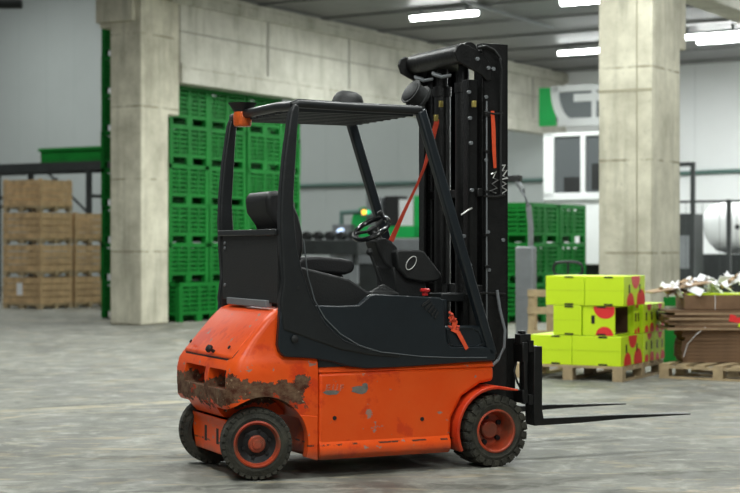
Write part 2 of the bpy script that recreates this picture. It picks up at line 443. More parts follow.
x, z = P(422, 419, -.5); MB().lathe([(0,0), (.012,0), (.012,.004), (0,.004)], 16, (x, -.5, z)).build('plug', M['matte'], truck)
zt = P(450, 366, -.5)[1]
MB().prism([(xs_seam+.006, ch_top-.02), (xfr, ch_top-.02), (xfr, ch_top+.03), (xs_seam+.006, ch_top+.03)], -.49, .49).build('floor_plate', M['black'], truck)
mb = MB(); x, z = P(334.5, 418, -.5)
mb.lathe([(0,0), (.012,0), (.012,.004), (0,.004)], 16, (x, -.5, z)); x, z = P(361, 430, -.5)
mb.build('plug', M['matte'], truck)
# faded outlined letters left of the chip
for ch, uu in (('E', 326), ('U', 332.5), ('F', 340)):
    c = bpy.data.curves.new('letter', 'FONT'); c.body = ch; c.size = .052; c.extrude = .0006; c.fill_mode = 'NONE'; c.bevel_depth = .0006; c.shear = .2
    o = bpy.data.objects.new('t', c); COL.objects.link(o); bpy.context.view_layer.update()
    me = bpy.data.meshes.new_from_object(o.evaluated_get(bpy.context.evaluated_depsgraph_get())); bpy.data.objects.remove(o)
    lo = bpy.data.objects.new('letter', me); COL.objects.link(lo); me.materials.clear(); me.materials.append(M['faint'])
    x, z = P(uu-1, 391, -.501); lo.parent = truck; lo.location = (x, -.5015, z); lo.rotation_euler = (PI/2, 0, 0)
# primer patches where stickers came off
mb = MB()
for (cu, cv, ru, rv) in ((331, 392.5, 8.5, 2.6), (360, 389.5, 8.5, 4.2), (365, 385.5, 3, 2.6)):
    n = 14; out = []
    for k in range(n):
        a = 2*PI*k/n; rr = 1 + random.uniform(-.16, .14)
        out.append(P(cu+ru*rr*math.cos(a), cv+rv*rr*math.sin(a), -.5))
    mb.prism(out, -.5012, -.499)
mb.split('bare_patch', mat('bare primer', (.20,.185,.16), .7, 0, .3, 30), truck)

# --- fenders over the front wheels
for sg in (-1, 1):
    mb = MB(); n = 14; inner = []; outer = []
    for k in range(n+1):
        a = math.radians(206 - k*(206-76)/n)
        inner.append((WB + .243*math.cos(a), .215 + .243*math.sin(a))); outer.append((WB + .262*math.cos(a), .215 + .262*math.sin(a)))
    outer += [(WB+.15, .452), ]; inner += [(WB+.15, .442)]
    ring_ = outer + inner[::-1]
    a, b = sorted((sg*.38, sg*.55))
    MB().prism(ring_, a, b).build('front_fender', M['paint2'], truck, bevel=.006)

# --- wheels
def wheel(x, y, r, w, rr, sg, rot, kind):
    """outer face points to sg*y"""
    t = MB(); h = w/2
    prof = [(rr, -h), (rr+.02, -h-.004), (r-.05, -h-.008), (r-.015, -h+.004), (r, -h+.03), (r, h-.03), (r-.015, h-.004), (r-.05, h+.008), (rr+.02, h+.004), (rr, h)]
    t.lathe(prof + [prof[0]], 48, (0,0,0), (0, sg, 0))
    nb = 22 if kind == 'front' else 30; bh = .009 if kind == 'front' else .0015
    for k in range(nb):
        a = 2*PI*k/nb
        for s2 in (-1, 1):
            off = PI/nb if s2 > 0 else 0
            R = Matrix.Rotation(-(a+off), 3, 'Y')
            t2 = MB(); bw = 2*PI*r/nb*.36
            vs0 = len(t.bm.verts)
            t.bm.verts.ensure_lookup_table()
            y0, y1 = sorted((s2*.012, s2*(h+.004)))
            vs = []
            for xx in (-bw, bw):
                for yy in (y0, y1):
                    for zz in (r-.02, r+bh): 
                        sk = .012 if abs(yy) > .03 else 0
                        vs.append(t.bm.verts.new(R @ Vector((xx*(.85 if zz > r else 1) + sk, yy, zz - (.012 if abs(yy) > .03 and zz > r else 0)*0.4))))
            for f in ((0,1,3,2), (4,6,7,5), (0,4,5,1), (2,3,7,6), (0,2,6,4), (1,5,7,3)): t.bm.faces.new([vs[i] for i in f])
            if kind == 'rear': continue
            # shoulder lug running down the sidewall
            vs = []
            for xx in (-bw*.8, bw*.8):
                for yy in (s2*(h-.01), s2*(h+.012)):
                    for zz in (r-.035, r-.004): vs.append(t.bm.verts.new(R @ Vector((xx, yy, zz))))
            for f in ((0,1,3,2), (4,6,7,5), (0,4,5,1), (2,3,7,6), (0,2,6,4), (1,5,7,3)): t.bm.faces.new([vs[i] for i in f])
    o = t.build('tyre', M['tyre'], truck, loc=(x, y, r+.006), rotz=rot, smooth=28)
    ax = (0, sg, 0)
    if kind == 'rear':
        MB().lathe([(rr+.003, h-.012), (rr+.003, h+.004), (rr-.006, h+.008), (rr-.012, h+.002), (rr-.017, h-.024), (rr-.020, h-.026), (rr-.020, h-.06), (rr+.002, h-.06)], 40, (0,0,0), ax).build('rim', M['paint2'], o)
        MB().lathe([(rr-.017, h-.028), (.075, h-.042), (.05, h-.035), (0, h-.035)], 40, (0,0,0), ax).build('wheel_disc', M['rimdark'], o)
        MB().lathe([(.048, h-.05), (.048, h-.012), (.040, h-.004), (.026, h-.004), (.024, h+.012), (0, h+.014)], 28, (0,0,0), ax).build('hub', M['hubred'], o)
        b = MB()
        for k in range(6):
            a = k*PI/3 + .3
            b.lathe([(0, h-.045), (.0105, h-.045), (.0105, h-.022), (0, h-.022)], 6, (.075*math.cos(a), 0, .075*math.sin(a)), ax)
        b.split('wheel_bolt', M['rimdark'], o)
    else:
        MB().lathe([(rr+.003, h-.012), (rr+.003, h+.004), (rr-.006, h+.008), (rr-.012, h+.002), (rr-.02, h-.07), (rr-.03, h-.10), (0, h-.105)], 40, (0,0,0), ax).build('rim', M['paint2'], o)
        MB().lathe([(.055, h-.105), (.052, h-.075), (.045, h-.07), (0, h-.07)], 28, (0,0,0), ax).build('hub', M['paint2'], o)
        b = MB()
        for k in range(5):
            a = k*2*PI/5 + .55
            b.lathe([(0, h-.105), (.015, h-.105), (.015, h-.08), (0, h-.08)], 8, (.078*math.cos(a), 0, .078*math.sin(a)), ax)
        b.split('wheel_bolt', M['rimdark'], o)
    return o
wheel(RX+.005, -.40, .197, .155, .128, -1, math.radians(-15), 'rear')
wheel(RX+.01, .34, .197, .155, .128, 1, math.radians(-15), 'rear')
wheel(WB, -.43, .206, .23, .126, -1, 0, 'front')
wheel(WB, .43, .206, .23, .126, 1, 0, 'front')
MB().tube([(RX, -.34, .2), (RX, .34, .2)], .04).build('rear_axle', M['matte'], truck)
MB().tube([(WB, -.38, .215), (WB, .38, .215)], .06).build('front_axle', M['matte'], truck)

# --- side frames: rear post flowing into the sill, panel, front post
YO = -.515
sill = [(281,300), (278,345), (280,352), (285,357), (313,358.5), (333,362), (348,366.5), (366,368.6), (405,367), (495,360.5), (496,356), (494,349),
        (483,346.5), (452,347), (447,343), (445,322), (443.5,300), (440,297.5), (374,294), (369,296), (359,305), (340,306), (300,305)]
post = [(290,113), (287,135), (284,156), (281,190), (280,220), (281,250), (283,280), (280,303), (283,330), (340,350), (372,356), (400,358), (400,353), (372,350), (344,340), (326,324), (311,297), (302,270), (296.5,247), (294.5,220), (293.5,197), (295,170), (297,135), (299.5,106), (294,103)]
for sg in (1, -1):
    a, b = sorted((sg*-.515, sg*-.47))
    MB().prism(PP(sill, YO), a, b).build('side_panel', M['cab'], truck, bevel=.008)
    a, b = sorted((sg*-.523, sg*-.463))
    MB().prism(PP(post, YO), a, b).build('rear_post', M['black'], truck, bevel=.012, seg=3)
    ft = P3(420, 110, -.47); fb = P3(492, 352, -.50)
    d = .026
    fp = MB()
    A0 = Vector(ft); B0 = Vector(fb)
    e1 = P(424.5, 108, -.49); e2 = P(416.5, 112, -.49); e3 = P(487.5, 356, -.49); e4 = P(496, 354, -.49)
    a, b = sorted((sg*-.515, sg*-.455))
    fp.prism([e1, e2, e3, e4], a, b).build('front_post', M['cab'], truck, bevel=.013, seg=3)
    # thin raised edging that follows the sill
    line = [(303,240),(307,275),(314,300),(324,318),(340,334),(358,345),(380,352),(421,356.4),(450,357.5),(486,357.5)]
    MB().tube([(p[0], sg*-.5245, p[1]) for p in PP(line, YO)], .0035, 6).build('edge_trim', M['trimline'], truck)
    bolt = P(311, 334, YO) if False else P(294, 339, YO)
    mb = MB(); mb.lathe([(0,0), (.022,0), (.020,.008), (.012,.012), (0,.013)], 20, (bolt[0], sg*-.523, bolt[1]), (0,-sg,0))
    bo = P(298, 288, YO); mb.lathe([(0,0), (.010,0), (.010,.004), (0,.004)], 12, (bo[0], sg*-.523, bo[1]), (0,-sg,0))
    mb.split('cap_bolt', M['matte'], truck)
    # louvres
    lv = MB()
    for k in range(5):
        u0 = 421 + k*3.2
        s_ = [(u0, 309+k*.5), (u0+1.6, 310.6+k*.5), (u0+8, 301.5+k*1.6), (u0+6.4, 300+k*1.6)]
        s_ = [(u0+0, 305+k*3.1), (u0+1, 307+k*3.1), (u0+9-k*1.0, 301+k*2.9), (u0+8-k*1.0, 299+k*2.9)]
        lv.prism(PP(s_, YO), *sorted((sg*-.5215, sg*-.513)))
    lv.split('louvre', M['matte'], truck)
    # step pocket
    stp = MB(); o_ = PP([(444,326),(482,326),(490,347),(444,349)], YO)
    stp.prism(o_, *sorted((sg*-.50, sg*-.40)))
    stp.build('step_pocket', M['cab'], truck, bevel=.01)
    rim = [P(*q, YO) for q in [(450,344),(448,330),(452,328),(474,328),(480,332),(484,343),(478,346),(456,346)]]
    MB().tube([(p[0], sg*-.503, p[1]) for p in rim], .006, 6, closed=True).build('step_rim', M['cab'], truck)

# --- roof guard
zr = P(358, 104, -.49)[1]
xr0 = P(293, 104, -.49)[0]; xr1 = P(421, 108, -.49)[0]
zt_ = P(293, 101, -.49)[1]; zt1 = P(421, 107, -.49)[1]
def roofz(x): return zt_ + (zt1-zt_)*(x-xr0)/(xr1-xr0)
for sg in (1, -1):
    MB().tube([(xr0-.005, sg*-.488, roofz(xr0)-.03), (xr0+.03, sg*-.488, roofz(xr0)-.012), ((xr0+xr1)/2, sg*-.488, roofz((xr0+xr1)/2)-.018), (xr1, sg*-.488, roofz(xr1)-.018)], .026, 12).build('roof_rail', M['black'], truck)
MB().tube([(xr0+.01, -.488, roofz(xr0)-.026), (xr0-.01, -.3, roofz(xr0)-.018), (xr0-.01, .3, roofz(xr0)-.018), (xr0+.01, .488, roofz(xr0)-.026)], .028, 12).build('rear_roof_rail', M['black'], truck)
MB().tube([(xr1, -.488, roofz(xr1)-.02), (xr1, .488, roofz(xr1)-.02)], .024, 12).build('front_roof_rail', M['black'], truck)
for k in range(9):
    y = -.40 + k*.10
    MB().box(xr0+.01, xr1-.01, y-.012, y+.012, zr-.052, zr-.012).build('roof_bar', M['black'], truck, bevel=.004)
# rear turn lamp on the far corner, round lamp on top, work lamp at the front
x, z = P(242.5, 111, .26)
MB().lathe([(0, .03), (.055, .028), (.075, .045), (.088, .055), (.080, .046), (.05, .0), (0, -.0)], 24, (x, .26, z-.008), (0,0,1)).tube([(x, .26, z+.0), (x+.13, .26, z)], .022, 8).build('lamp_bracket', M['matte'], truck)
MB().lathe([(0, 0), (.052, 0), (.055, -.02), (.055, -.075), (.048, -.088), (0, -.088)], 24, (x, .26, z-.006), (0,0,1)).build('turn_lamp', M['amber'], truck, bevel=.004)
x, z = P(348, 102, -.2)
MB().lathe([(0, -.02), (.085, -.02), (.095, -.005), (.088, .02), (.075, .045), (.045, .062), (0, .066)], 28, (x, -.2, z), (.12, -.1, 1)).build('round_roof_lamp', M['matte'], truck)
x, z = P(415, 97, -.15)
MB().lathe([(0, -.06), (.05, -.06), (.066, -.05), (.070, .025), (.086, .028), (.086, .044), (.074, .044), (.070, .030), (0, .022)], 28, (x+.005, -.15, z+.010), (.84, .1, -.5)).lathe([(.066,-.045), (.080,-.045), (.080,-.034), (.066,-.034)], 28, (x+.005, -.15, z+.010), (.84, .1, -.5)).tube([(x-.05, -.15, z-.05), (x+.0, -.15, z)], .014).build('work_lamp', M['matte'], truck)

# --- back plate between rear posts
xa, za = P(281, 229, -.45); xb, zb = P(281, 300, -.45)
xp = xa - .02
MB().box(xp-.008, xp+.008, -.47, .43, zb-.02, za).build('back_plate', M['matte'], truck, bevel=.003)
MB().box(xp-.025, xp+.015, -.47, .47, za-.035, za).build('back_rail', M['black'], truck, bevel=.005)
MB().box(xp-.03, xp+.01, -.34, .30, .955, .995).build('back_sill', M['greym'], truck, bevel=.004)
mb = MB()
for u, v in ((232,243), (232,248), (233,285)):
    X_, Z_ = P(u, v, .36); mb.lathe([(0,0), (.010,0), (.010,.008), (0,.009)], 10, (xp-.008, .38, Z_), (-1,0,0))
mb.split('plate_bolt', M['greym'], truck)

# --- operator's seat, cowl, dash
bk = PP([(266,196),(271,191.5),(280,190.5),(288,194),(295,205),(300,217),(304,235),(304.5,250),(301,262),(294,268),(286,264),(283,245),(277,225),(268,212)], -.23)
MB().prism(bk, -.23, .13).build('seat_back', M['cloth'], truck, bevel=.035, seg=4)
cu = PP([(297,262),(303,257.5),(320,256.5),(340,258),(352,260),(356,265),(354,272),(346,275),(300,272)], -.23)
MB().prism(cu, -.23, .23).build('seat_cushion', M['cloth'], truck, bevel=.028, seg=4)
MB().prism(PP([(290,266),(298,266.5),(347,279),(365,291),(378,294),(378,312),(290,312)], -.34), -.38, .38).build('seat_box', M['matte'], truck, bevel=.015, seg=3)
MB().prism(PP([(300,271),(345,274),(350,282),(300,272)], -.25), -.2, .2).build('seat_runner', M['steel'], truck)
dsh = PP([(396,252),(399,249.5),(420,250),(425,252),(441,273),(442,278),(438,281),(424,282.5),(407,279),(398,268)], -.20)
MB().prism(dsh, -.20, .10).build('dashboard', M['matte'], truck, bevel=.014, seg=3)
cx_, cz_ = P(411, 263, -.20)
mb = MB(); n = 28
mb.tube([(cx_ + .030*math.cos(2*PI*k/n) + .018*math.sin(2*PI*k/n), -.203, cz_ + .040*math.sin(2*PI*k/n)) for k in range(n)], .0028, 6, closed=True)
mb.build('badge_ring', M['whitemark'], truck)
cwl = PP([(374,241),(378,238),(386,238),(396,246),(401,256),(399,266),(391,270),(384,264),(378,252)], -.12)
MB().prism(cwl, -.13, .02).build('steering_cowl', M['matte'], truck, bevel=.014, seg=3)
MB().prism(PP([(392,266),(424,280),(428,297),(396,297)], -.15), -.16, .10).build('pedestal', M['matte'], truck, bevel=.01)
sx, sz = P(371.5, 229, -.06); aa = math.radians(31); ab = math.radians(13)
def swp(t, R=.118, h=0): return (sx + R*math.cos(t)*math.cos(aa) - h*math.sin(aa), -.06 + R*math.sin(t)*math.cos(ab) - h*math.sin(ab), sz + R*math.cos(t)*math.sin(aa) + R*math.sin(t)*math.sin(ab) + h*math.cos(aa))
M['gloss'] = mat('glossy black rim', (.008,.009,.010), .22, 0, .2, 10)
st = MB().tube([swp(2*PI*k/40) for k in range(40)], .0155, 10, closed=True).build('steering_wheel', M['gloss'], truck)
mb = MB()
for t in (0.3, 2.4, 4.5): mb.tube([swp(t, .12), swp(t, .03, -.01)], .010, 8)
mb.lathe([(0,-.02), (.034,-.02), (.034,.004), (.02,.012), (0,.012)], 20, (sx, -.06, sz), (-math.sin(aa), 0, math.cos(aa)))
mb.split('spoke', M['matte'], st)
MB().lathe([(0,0), (.008,0), (.008,.02), (.018,.03), (.016,.048), (0,.052)], 14, swp(.35), (-math.sin(aa), 0, math.cos(aa))).build('spinner_knob', M['matte'], st)
MB().tube([(sx, -.06, sz), (sx+.10, -.06, sz-.15)], .028, 12).build('steering_column', M['matte'], truck)
a_ = P3(369.5, 252, -.2); b_ = P3(381, 282, -.2)
MB().tube([a_, b_], .009, 8).lathe([(0,-.02), (.014,-.018), (.021,0), (.014,.018), (0,.022)], 16, a_, (-.2,0,1)).build('control_lever', M['matte'], truck)
bx, bz = P(383, 291, -.2)
prof = [(.10-.004, -.02)]
for k in range(6): prof += [(.095-.013*k, .008*k), (.082-.013*k, .008*k+.004)]
prof += [(0, .055)]
MB().lathe(prof, 28, (bx, -.2, bz-.012), (0,0,1)).build('lever_gaiter', M['matte'], truck)
rx_, rz_ = P(425, 292, -.35)
MB().lathe([(0,-.02), (.018,-.02), (.018,.0), (.030,.004), (.030,.016), (.02,.022), (0,.022)], 20, (rx_, -.35, rz_), (0,0,1)).build('emergency_button', M['redbtn'], truck)
# inner cowl between the panel and the mast
MB().prism([(P(372,296,-.4)[0], ch_top), (P(372,296,-.4)[0], P(372,297,-.4)[1]), (P(442,298,-.4)[0], P(442,299,-.4)[1]), (P(442,298,-.4)[0], ch_top)], -.47, .47).build('cowl_box', M['cab'], truck, bevel=.01)
fx = P(488, 340, -.45)[0]
MB().box(P(446,300,-.4)[0], fx, -.40, .42, ch_top, ch_top+.10).build('front_bulkhead', M['black'], truck, bevel=.01)
mb = MB()
p0 = P3(440, 291, -.25); p1 = P3(487, 296, -.25)
mb.box(p0[0], p1[0]+.03, -.27, -.10, p1[2]-.03, p1[2]+.02); mb.build('tilt_beam', M['black'], truck, bevel=.006)

# --- mast
def rail(u0, u1, v0, v1, y0, y1, name, web=.012, m='steel'):
    """upright I/C section: flanges across x, web on the outside"""
    xa = P(u0, 200, y0)[0]; xb = P(u1, 200, y0)[0]; z1 = P(u0, v0, y0)[1]; z0 = P(u0, v1, y0)[1]
    mb = MB(); mb.box(xa, xb, y0, y0+web, z0, z1); s = 1 if y1 > y0 else -1
    mb.box(xa, xa+.018, min(y0,y1), max(y0,y1), z0, z1); mb.box(xb-.018, xb, min(y0,y1), max(y0,y1), z0, z1)
    return mb.build(name, M[m], truck, bevel=.003)
MY = .36
xN0, _ = P(482, 200, -MY); xN1, _ = P(508, 200, -MY); zT = P(500, 44, -MY)[1]; zTi = P(500, 60, -MY)[1]
for sg in (-1, 1):
    def bxs(mb, x0, x1, ya, yb, z0, z1): mb.box(x0, x1, *sorted((sg*ya, sg*yb)), z0, z1)
    mb = MB(); bxs(mb, xN0, xN1, MY-.014, MY, .12, zT); bxs(mb, xN0, xN0+.02, MY-.07, MY, .12, zT); bxs(mb, xN1-.022, xN1, MY-.07, MY, .12, zT)
    mb.build('outer_mast_rail', M['steel'], truck, bevel=.003)
    mb = MB(); x0 = xN0+.028; x1 = xN1-.032
    bxs(mb, x0, x1, MY-.085, MY-.07, .14, zT-.05); bxs(mb, x0-.012, x0+.012, MY-.13, MY-.06, .14, zT-.05); bxs(mb, x1-.012, x1+.012, MY-.13, MY-.06, .14, zT-.05)
    mb.build('inner_mast_rail', M['steel'], truck, bevel=.003)
    # second, rearward rail with the chain run
    xs0 = xN0-.075; mb = MB(); bxs(mb, xs0, xs0+.06, MY-.05, MY-.03, .3, zT-.22); bxs(mb, xs0, xs0+.014, MY-.10, MY-.03, .3, zT-.22); mb.build('rear_mast_flange', M['steel'], truck, bevel=.003)
    # lift chain: links
    mb = MB(); zc = .45; xc = xN0-.022
    while zc < zT-.25:
        bxs(mb, xc-.009, xc+.009, MY-.075, MY-.055, zc, zc+.022); bxs(mb, xc-.005, xc+.005, MY-.082, MY-.048, zc+.022, zc+.032); zc += .032
    mb.build('lift_chain', M['steel'], truck)
    # thin bright hose/pipe down the outer face, with clamps
    xh = P(484, 200, -MY)[0]+.012
    MB().tube([(xh, sg*-(-MY-.012) if sg > 0 else -MY-.012, .62), (xh, sg*(MY+.012), 1.2), (xh, sg*(MY+.012), zT-.35)], .005, 8).build('mast_pipe', M['greym'], truck)
    mb = MB()
    for zz in (.72, 1.17, 1.36, 1.62, 1.86, 2.08): bxs(mb, xh-.016, xh+.016, MY-.002, MY+.022, zz, zz+.018)
    mb.split('pipe_clamp', M['steel'], truck, bevel=.002)
# lift cylinders
for y, uu in ((-.13, 457), (.15, None)):
    xc = xN0 + .00
    MB().lathe([(0, 0), (.052, 0), (.052, zT-.42), (.058, zT-.42), (.058, zT-.36), (.035, zT-.36), (.035, zT-.24), (.06, zT-.24), (.06, zT-.225), (0, zT-.225)], 24, (xc, y, .14), (0,0,1)).build('lift_cylinder', M['steel'], truck)
# cross members
xm = (xN0+xN1)/2
for zz, h in ((.26, .12), (.98, .09), (1.60, .05)):
    MB().box(xN0-.03, xN0+.015, -MY, MY, zz, zz+h).build('mast_crossmember', M['steel'], truck, bevel=.005)
# top tube and its cheek plates
tx, tz = P(464, 53, -.30)
MB().tube([(tx, -.37, tz), (tx, .37, tz)], .060, 22).build('top_tube', M['steel'], truck, bevel=.004)
cheek = PP([(455,52),(457,46),(462,43),(469,45),(484,54),(494,68),(493,79),(488,81),(482,75),(458,61)], -.39)
for y in (-.388, .366): MB().prism(cheek, y, y+.022).build('cheek_plate', M['steel'], truck, bevel=.005)
mb = MB()
for u, v in ((477,59), (488,68), (493,69)):
    x, z = P(u, v, -.39); mb.lathe([(0,0), (.012,0), (.012,.012), (0,.013)], 6, (x, -.39, z))
mb.split('plate_bolt', M['greym'], truck)
MB().box(tx+.02, xN1-.02, -MY+.02, MY-.02, zT-.11, zT-.04).build('top_crossmember', M['steel'], truck, bevel=.006)
# brackets and hoses at the top
mb = MB()
for y in (-.02, .22): mb.tube([(tx+.03, y-.06, zT-.17), (tx-.02, y-.03, zT-.18), (tx-.05, y+.02, zT-.16), (tx-.04, y+.05, zT-.15), (tx+.02, y+.06, zT-.16)], .011, 8)
mb.split('hose_guide', M['greym'], truck)
for k, (dy, dr) in enumerate(((-.40, 0), (-.39, .012), (-.38, .022))):
    pts = [P3(478, 47.5, dy), P3(486, 46+k, dy), P3(494, 50+k*1.2, dy), P3(500, 58, dy), P3(501.5, 70, dy), P3(501, 90, -.376), P3(500.5, 150, -.372), P3(501, 195, -.372)][:8 if k == 0 else 5]
    MB().tube(pts, .008, 8).build('hydraulic_hose', M['matte'], truck)
hs = [P3(469, 300, -.38), P3(480, 288, -.385), P3(492, 300, -.385), P3(502, 325, -.385), P3(505, 345, -.385), P3(500, 360, -.385), P3(494, 366, -.385)]
hs = [P3(497, 290, -.38), P3(500, 310, -.39), P3(505, 330, -.40), P3(504, 348, -.40), P3(498, 360, -.40), P3(492, 366, -.40)]
MB().tube(hs, .009, 10).build('hydraulic_hose', M['greym'], truck)
MB().tube([P3(461,215,-.36), P3(468,210,-.37), P3(472,208,-.37)], .006, 8).build('grease_fitting', M['chrome'], truck)
MB().tube([P3(466,295,-.37), P3(484,293,-.37), P3(505,294,-.37)], .008, 8).tube([P3(484,112,-.37), P3(494,114,-.38), P3(503,114,-.37)], .008, 8).tube([P3(484,196,-.37), P3(495,197,-.38), P3(505,195,-.37)], .008, 8).split('clamp_bar', M['steel'], truck)
zz_ = [(500,166),(505,165),(502,171),(507,170),(503,176),(507.5,178),(500,180),(506,184),(501,187),(507,190),(501,194),(505,195)]
MB().tube([P3(u, v, -MY-.001) for u, v in zz_], .006, 6).build('paint_mark', M['whitemark'], truck)
zz_ = [(491,174),(496,172),(493,178),(498,180),(492,184),(497,188),(490,191),(496,193)]
MB().tube([P3(u, v, -MY-.012) for u, v in zz_], .0045, 6).build('wire_coil', M['chrome'], truck)
for (u, v) in ((469,92),(470,118),(471,143),(486,97),(486,160),(472,190),(464,236),(470,265),(488,232),(503,240),(489,270)):
    p_ = P3(u, v, -MY-.002); MB().lathe([(0,-.01), (.012,-.01), (.012,.006), (0,.008)], 6, p_).build('mast_bolt', M['greym'], truck)
for (u, v, m_) in ((441,104,'brass'),(436,118,'brass'),(474,104,'brass')):
    p_ = P3(u, v, .05 if u < 450 else -MY-.005); MB().box(p_[0]-.012, p_[0]+.012, p_[1]-.01, p_[1]+.01, p_[2]-.02, p_[2]+.02).build('brass_fitting', M['brass'], truck, bevel=.003)
for yy, uu in ((-.25, 470), (-.20, 466), (.02, 447)):
    x_ = P(uu, 150, yy)[0]; MB().tube([(x_, yy, .7), (x_, yy, 1.5), (x_, yy, zT-.3)], .007, 8).build('hydraulic_hose', M['matte'], truck)

# --- carriage and forks
zc0 = P(530, 409, -.36)[1]; zc1 = P(530, 346, -.36)[1]
xk0 = P(530, 370, -.36)[0]; xk1 = P(538, 370, -.36)[0]
zU = P(520, 342, -.36)[1]; zU0 = P(520, 362, -.36)[1]
MB().box(xk0-.075, xk0-.035, -.40, .40, zU0+.0, zU).build('carriage_plate', M['steel'], truck, bevel=.005)
MB().box(xk0-.075, xk0-.035, -.40, .40, zc0+.04, zc0+.12).build('carriage_plate', M['steel'], truck, bevel=.005)
mb = MB()
for y in (-.37, -.16, .16, .37): mb.box(xk0-.065, xk0-.04, y-.03, y+.03, zc0+.1, zU0+.01)
mb.split('carriage_bracket', M['steel'], truck, bevel=.004)
mb = MB(); xq = P(508, 350, -.36)[0]
for y in (-.27, .27): mb.box(xq-.08, xk0-.06, y-.02, y+.02, zc0+.05, zU+.02)
mb.split('carriage_arm', M['steel'], truck, bevel=.004)
xb0 = P(515, 337, -.36)[0]; xb1 = P(532, 337, -.36)[0]; zb0 = P(520, 343, -.36)[1]; zb1 = P(520, 334, -.36)[1]
MB().box(xk0-.085, xk0-.01, -.39, -.32, zb0-.01, zb1).box(xk0-.07, xk0-.04, -.38, -.33, zb1, zb1+.02).build('fork_latch', M['steel'], truck, bevel=.004)
tipx = P(686, 412, -.36)[0]
zb = P(540, 423.5, -.36)[1]; ztp = P(541, 417.5, -.36)[1]; ztip = P(686, 412.6, -.36)[1]
for y in (-.36, .36):
    w = .052
    mb = MB()
    # L-shaped fork in side profile: upright then blade tapering to the tip
    prof = [(xk0, zc1), (xk1, zc1), (xk1, zc0+.0), (xk1+.01, ztp), (xk1+.5, ztp-.002), (tipx, ztip), (tipx, ztip-.008), (xk1+.62, zb+.008), (xk1+.25, zb-.004), (xk0+.0, zb-.006), (xk0-.005, zb+.03)]
    mb.prism(prof, y-w, y+w)
    o = mb.build('fork', M['steel'], truck, bevel=.004)
    mb = MB()
    mb.box(xk0-.035, xk0, y-.045, y+.045, zU-.06, zU+.01).box(xk0-.035, xk0, y-.045, y+.045, zc0+.03, zc0+.09).split('fork_hook', M['steel'], o)
MB().tube([(xk0-.06, -.30, zU0), (xk0-.10, -.34, zU0-.06), (xk0-.09, -.36, zU0-.12), (xk0-.05, -.34, zU0-.17)], .007, 8).build('hydraulic_hose', M['matte'], truck)

# --- straps (loose items hung on the truck, so things of their own)
def flat_strap(pts, w, t, name, m, **kw):
    """ribbon through world points, flat side to the camera's side of the truck"""
    mb = MB(); up = None; Q = [Vector(p) for p in pts]; rr = []
    for i, p in enumerate(Q):
        tt = (Q[min(i+1, len(Q)-1)] - Q[max(i-1, 0)]).normalized(); n_ = FY.copy(); s_ = tt.cross(n_).normalized()
        ww = w[i] if isinstance(w, (list, tuple)) else w
        rr.append([p + s_*ww/2 - n_*t/2, p + s_*ww/2 + n_*t/2, p - s_*ww/2 + n_*t/2, p - s_*ww/2 - n_*t/2])
    c = Q[0].copy()
    mb.loft([[q - c for q in r] for r in rr]); o = mb.build(name, m, bevel=.0, loc=c); return tag(o, **kw)
def TW(u, v, y): 
    x, z = P(u, v, y); return FO + FX*x + FY*y + Vector((0,0,z))
flat_strap([TW(437.5,119,.12), TW(433,136,.12), TW(429,152,.12), TW(424,168,.12), TW(417,185,.12), TW(404,212,.12), TW(391,241,.12)], [.03,.035,.03,.018,.016,.022,.035], .004, 'tie_strap', M['red'],
           label='long red tie strap slanting from the mast down to the steering column', cat='strap')
flat_strap([TW(492.5,111,-.38), TW(493.5,130,-.383), TW(494,150,-.383), TW(495,168,-.38)], [.022,.026,.024,.018], .004, 'tie_strap', M['orange'],
           label='short orange strap hanging straight down the side of the mast', cat='strap')
s3 = flat_strap([TW(450,316,-.495), TW(455,322,-.50), TW(453,330,-.51), TW(458,332,-.515), TW(467,349,-.52)], [.03,.035,.03,.026,.022], .004, 'tie_strap', M['orange'],
           label='orange strap bundled above the step with its tail hanging over the black panel', cat='strap')
mb = MB()
c = TW(452, 320, -.49)
for (u, v, du, dv) in ((449,312,3,7), (451,322,5,-3), (455,326,4,3), (448,326,4,5), (453,316,-3,6), (457,333,-2,-6)):
    p = TW(u, v, -.49) - s3.location; q = TW(u+du, v+dv, -.50) - s3.location
    mb.tube([p, (p+q)/2 + Vector((.01, -.01, .006)), q], [.007,.010,.006], 6)
mb.build('strap_knot', M['red'], s3)

# ------------------------------------------------------------ building
def frame_obj(name, corner, **kw): return empty(name, corner, RZ, **kw)
MB().box(-60, 60, -10, 90, -.2, 0).build('floor', M['floor'])['kind'] = 'structure'
LC = ground(141, 26.3)              # near corner of the left column
RCN = ground(652, 20.5)             # near corner of the right column
CEIL = 5.72
def struct(name, mb, m, corner, bevel=0):
    o = mb.build(name, m, loc=corner, rotz=RZ, bevel=bevel); o['kind'] = 'structure'; return o
# left column with brackets, lintel wall
mb = MB().box(0, .72, 0, .66, 0, 9.9); struct('column_left', mb, M['conc'], LC, .02)
mb = MB().box(.72, 1.04, .02, .64, 3.52, CEIL).box(.0, .8, .66, .9, 4.95, 6.2).box(-.1, 0, .1, .9, 5.02, 6.2); struct('column_bracket', mb, M['conc'], LC, .02)
mb = MB().box(1.04, 19.0, 0, .30, 4.08, CEIL); w = struct('wall_left', mb, M['conc2'], LC, .02)
mb = MB().box(.72, 19.0, -.10, .0, CEIL-.30, CEIL-.05).box(1.04, 19.0, -.035, .0, 4.08, 4.42); struct('trim_1', mb, M['conc2'], LC, .01)
mb = MB()
for a in (3.6, 6.4, 9.2, 12.0, 14.8): mb.box(a, a+.05, -.012, 0, 4.42, CEIL-.3)
struct('trim_2', mb, mat('joint sealant', (.27,.265,.23), .9), LC)
mb = MB().box(1.04, 19.0, -.012, 0, 4.95, 4.97); struct('trim_3', mb, mat('board seam', (.30,.29,.25), .9), LC)
